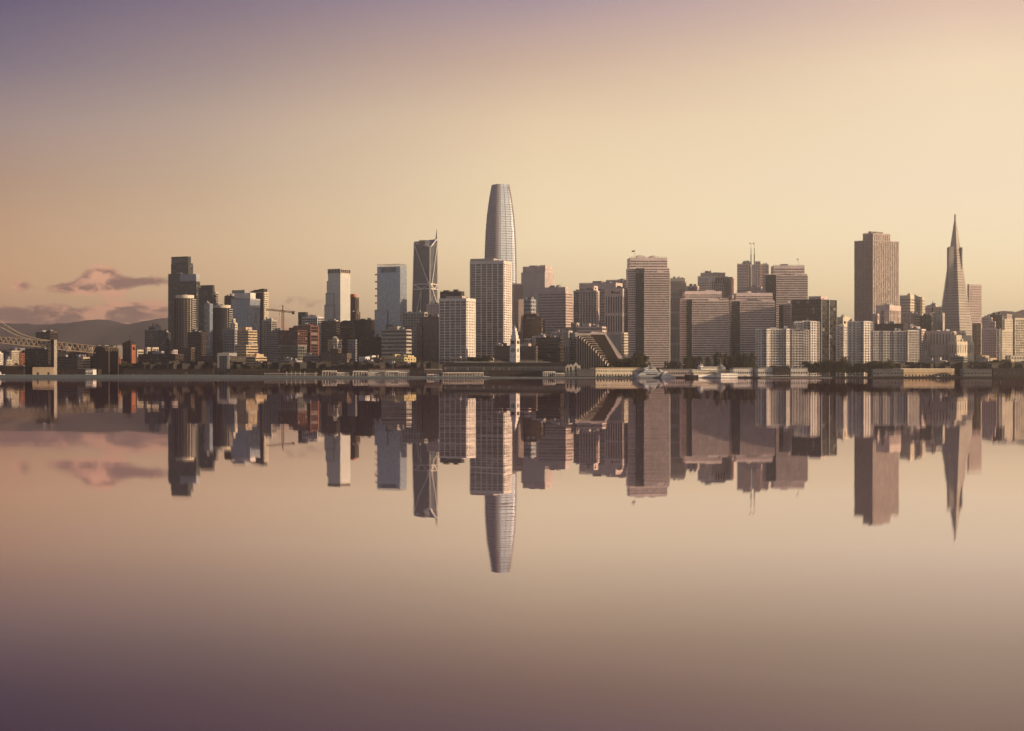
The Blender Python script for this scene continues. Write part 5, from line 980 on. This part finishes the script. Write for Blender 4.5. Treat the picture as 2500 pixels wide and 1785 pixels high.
for j in range(16): MB().box((-21+j*2.8)*k-.35, (-21+j*2.8)*k+.35, -6.7, -6.5, 2.4, 3.6).build('window', 'g_dark', rt)
MB().box(-23.4*k, 23.4*k, -7, 7, 5.4, 5.7).build('deck', 'cream', rt); rail(rt, -23*k, 23*k, -6.8, 5.7, 1.1)
for j in range(6): MB().bar(((-20+j*7)*k, -2, 5.7), ((-20+j*7)*k, -2, 9.2), .12).build('post', 'mid', rt)
MB().box(-21*k, 16*k, -4, 3, 9.2, 9.5).build('awning', 'stone', rt)
D = 2404; rt = thing('motor_boat', 'small white motor boat at the left frame edge by the pier shed', 'motor boat', (pu(2)*D, D, 0)); k = D/F; rt.rotation_euler = (0, 0, .35)
hull(rt, 20*k, 3.4, 4.0, 'boat_white', 4); deck(rt, -7*k, 3*k, 2.8, 4.0, 6.2, 'boat_white', 'cabin', 1.5, 3); deck(rt, -5*k, 1*k, 2.4, 6.2, 7.8, 'boat_white', 'flybridge', 1, 1)
def sail(label, px, h, D=2415):
    rt = thing('sailing_boat', label, 'sailing boat', (pu(px)*D, D, 0)); hull(rt, 9, 2.6, 1.6, 'boat_white', 3); deck(rt, -2.5, 1.5, 2, 1.5, 2.3, 'boat_white', 'cabin', .6, 3); MB().bar((.6, 0, 1.6), (.6, 0, h), .09).build('mast', 'steel', rt); MB().bar((.6, 0, 3), (-3.6, 0, 3.1), .16).build('boom', 'bluegrey', rt)
    MB().bar((.6, 0, h), (4.4, 0, 1.9), .03).bar((.6, 0, h), (-4.4, 0, 1.9), .03).build('stay', 'steel', rt)
sail('little moored sailing boat left of the landing canopy', 1066, 7.5); sail('small moored sailing boat at the dark restaurant', 985, 7); sail('bare masted boat right of the long landing canopy', 1186, 9)

# ------------------------------------------------------------------ trees
lm = bpy.data.materials.new('leaves'); lm.use_nodes = True; q = NT(lm.node_tree)
g = q.n('ShaderNodeNewGeometry'); oi = q.n('ShaderNodeObjectInfo'); r = q.m('FRACT', q.m('ADD', g.outputs['Random Per Island'], oi.outputs['Random']))
c = q.ramp(r, [(0, (.016, .022, .009, 1)), (.5, (.045, .052, .020, 1)), (1, (.20, .17, .07, 1))])
dfl = q.n('ShaderNodeBsdfDiffuse'); q.l(c, dfl.inputs[0]); tl_ = q.n('ShaderNodeBsdfTranslucent'); q.l(c, tl_.inputs[0]); ms = q.n('ShaderNodeMixShader'); ms.inputs[0].default_value = .25
q.l(dfl.outputs[0], ms.inputs[1]); q.l(tl_.outputs[0], ms.inputs[2]); o = q.n('ShaderNodeOutputMaterial'); q.l(ms.outputs[0], o.inputs[0]); MATS['leaves'] = lm
wall_mat('bark', (.07, .05, .035))
def crown_mesh(kind, seed):
    r = random.Random(seed); v = []; f_ = []
    n = 900
    cl = []
    for i in range(26):
        if kind == 'poplar': z = r.uniform(.12, .98); rr = .17*math.sin(math.pi*min(1, z*.93+.04))**.6; a = r.uniform(0, 6.28); q_ = r.uniform(.2, .9)*rr; cl.append((math.cos(a)*q_, math.sin(a)*q_, z, .075, .10))
        elif kind == 'palm': a = i*6.28/26; cl.append((math.cos(a)*.12, math.sin(a)*.12, .88+r.uniform(-.08, .07), .09, .03))
        else: a = r.uniform(0, 6.28); z = r.uniform(.3, .88); rr = .40*math.sin(math.pi*(z-.12)/.85)**.7; q_ = r.uniform(.2, .85)*rr; cl.append((math.cos(a)*q_, math.sin(a)*q_, z, .13, .10))
    for i in range(n):
        x_, y_, z_, s1, s2 = r.choice(cl); d_ = Vector((r.gauss(0, 1), r.gauss(0, 1), r.gauss(0, 1))).normalized()*r.uniform(.5, 1)
        c_ = Vector((x_+d_.x*s1, y_+d_.y*s1, z_+d_.z*s2)); s_ = r.uniform(.012, .026)*(1.4 if kind == 'round' else 1)
        e1 = Vector((r.gauss(0, 1), r.gauss(0, 1), r.gauss(0, 1))).normalized(); e2 = e1.orthogonal().normalized()
        k = len(v); v += [tuple(c_+e1*s_), tuple(c_+e2*s_*1.2), tuple(c_-e1*s_), tuple(c_-e2*s_*.8)]; f_.append((k, k+1, k+2, k+3))
    me = bpy.data.meshes.new('crown'); me.from_pydata(v, [], f_); me.materials.append(lm); return me
CR = {k: [crown_mesh(k, 11*j+len(k)) for j in range(4)] for k in ('poplar', 'round', 'palm')}
TRK = {}
for kind in CR:
    mb = MB(); mb.cyl(0, 0, -.02, .45 if kind != 'palm' else .88, .022 if kind != 'palm' else .02, .012, 7)
    if kind != 'palm':
        for a in (0, 2.1, 4.2): mb.bar((0, 0, .3), (math.cos(a)*.12, math.sin(a)*.12, .62), .008)
    TRK[kind] = mb.mesh('trunk', 'bark')
def tree(kind, px, yt, D, label, group):
    h = zof(yt, D)-GZ; rt = thing(kind+'_tree' if kind != 'round' else 'leafy_tree', label, 'tree', (pu(px)*D, D, GZ), group)
    s = h; c = link('crown', rnd.choice(CR[kind]), rt, (0, 0, 0), rnd.uniform(0, 6.28)); kk = .72 if kind == 'poplar' else 1.0; c.scale = (s*kk*rnd.uniform(.9, 1.2), s*kk*rnd.uniform(.9, 1.2), s)
    tk = link('trunk', TRK[kind], rt); tk.scale = (s, s, s)
def trees(kind, x0, x1, y0, y1, n, D0_, label, group):
    for i in range(n): tree(kind, x0+(i+.5)*(x1-x0)/n+rnd.uniform(-1.2, 1.2), rnd.uniform(y0, y1), D0_+rnd.uniform(-8, 14), ORD[i]+' from left, '+label, group)
trees('round', 1508, 1545, 868, 882, 7, 2520, 'bushy dark tree at the foot of the terraced hotel and bank tower', 'bushy trees by the terraced hotel')
trees('poplar', 1541, 1584, 858, 874, 8, 2510, 'tall poplar right of the bank tower, before the tallest banded tower', 'poplars before the tallest banded tower')
trees('poplar', 1622, 1662, 882, 888, 9, 2515, 'short poplar in the gap between two banded towers', 'short poplars between the banded towers')
trees('poplar', 1674, 1712, 864, 873, 7, 2515, 'poplar at the left foot of the broad banded tower', 'poplars left of the broad banded tower'); trees('poplar', 1720, 1734, 872, 878, 3, 2515, 'lone group poplar before the middle of the broad banded tower', 'poplars mid broad tower')
trees('poplar', 1742, 1846, 860, 872, 19, 2520, 'poplar in the long dense row left of the white apartment slab', 'dense poplar row left of the white apartments')
trees('round', 1962, 2040, 874, 890, 15, 2500, 'leafy tree in the dark belt below the braced block', 'trees below the braced block')
tree('round', 2062, 866, 2490, 'big solitary tree taller than its neighbours before the lit-window strip', None)
trees('round', 2040, 2135, 879, 893, 16, 2505, 'leafy tree in the dark belt under the brown giant', 'trees under the brown giant'); trees('round', 2140, 2185, 874, 890, 8, 2500, 'leafy tree before the wide flat apartment slab', 'trees before the flat apartment slab')
trees('palm', 1985, 2120, 896, 904, 14, 2470, 'thin waterfront palm in the row before the dark tree belt', 'palms before the tree belt')
trees('round', 2205, 2345, 888, 897, 16, 2560, 'small street tree behind the long sunlit pier shed', 'trees behind the sunlit shed'); trees('round', 2350, 2440, 880, 893, 11, 2540, 'dark tree above the right grey green bulkhead', 'trees above the right bulkhead')
trees('round', 2425, 2510, 874, 890, 11, 2600, 'dark tree by the balconied tower at the frame edge', 'trees by the balconied tower')
trees('round', 1850, 1965, 890, 899, 12, 2560, 'low tree at the foot of the long white apartment slab', 'trees under the white apartments')
trees('round', 500, 660, 893, 903, 16, 2500, 'low dark tree along the wharf before the lit office bands', 'trees by the lit offices'); trees('round', 690, 800, 893, 902, 12, 2490, 'low dark tree behind the promenade lamp posts', 'trees behind the lamp posts')
trees('round', 3, 75, 884, 892, 9, 2640, 'low dark tree under the bridge truss', 'trees under the bridge'); trees('round', 300, 345, 880, 896, 7, 2560, 'dark tree beside the flag tower', 'trees beside the flag tower')
trees('round', 196, 206, 836, 840, 2, 3700, 'hilltop tree behind the bridge landing', 'hilltop trees behind the bridge'); trees('round', 236, 300, 838, 846, 9, 3750, 'small hilltop tree left of the flag tower', 'hilltop trees by the flag tower')
trees('palm', 1145, 1200, 868, 873, 6, 2600, 'palm at the foot of the taller gridded slab', 'palms under the gridded slab')

# far hillside houses, one mass
def mass(name, label, spots, D0_, D1_, mats, seed, hmin=4, hmax=11):
    r = random.Random(seed)
    for mi, m_ in enumerate(mats):
        mb = MB()
        for (xa_, xb_, ya, yb_, n) in spots:
            for i in range(n//len(mats)):
                D = r.uniform(D0_, D1_); px = r.uniform(xa_, xb_); z = zof(r.uniform(ya, yb_), D); x_ = pu(px)*D; w_, d_ = r.uniform(5, 16), r.uniform(6, 14); h = r.uniform(hmin, hmax)
                a = math.radians(r.uniform(15, 60)); ca_, sa_ = math.cos(a), math.sin(a)
                c4 = [(x_+(sx*w_*ca_-sy*d_*sa_)/2, D+(sx*w_*sa_+sy*d_*ca_)/2) for sx, sy in ((-1, -1), (1, -1), (1, 1), (-1, 1))]
                mb.loft([[(p[0], p[1], min(GZ, z-h) if False else z-h-14) for p in c4], [(p[0], p[1], z) for p in c4]])
        o = mb.build(name, m_, stuff=True); o['label'] = label[mi]
mass('distant_houses', ['far pale houses crowding the low hillside', 'far brown houses crowding the low hillside', 'far grey roofs crowding the low hillside'], [(-60, 75, 850, 885, 190), (150, 300, 842, 862, 170), (330, 700, 850, 880, 160)], 3300, 3700, ['concrete', 'umber', 'dark'], 3)
mass('distant_houses', ['pale houses on the hazy right hill', 'brown houses on the hazy right hill', 'grey houses on the hazy right hill'], [(2200, 2320, 765, 800, 130), (2390, 2520, 800, 845, 150), (2160, 2520, 840, 880, 220)], 3200, 3800, ['pinkw', 'brown', 'stone'], 4)
mass('low_roofs', ['dark grey rooftops crowding behind the waterfront', 'dark rooftops crowding behind the waterfront', 'brown rooftops crowding behind the waterfront'], [(330, 1080, 882, 895, 240), (1440, 1860, 893, 899, 40), (2130, 2510, 884, 896, 200)], 2530, 2600, ['dark', 'umber', 'umber'], 5, 3, 6)

# duplicates of an object name get Blender's own suffixes; nothing else to do
print('objects', len(bpy.data.objects), 'tris approx', sum(len(o.data.polygons)*2 for o in bpy.data.objects if o.type == 'MESH' and o.data.users == 1))
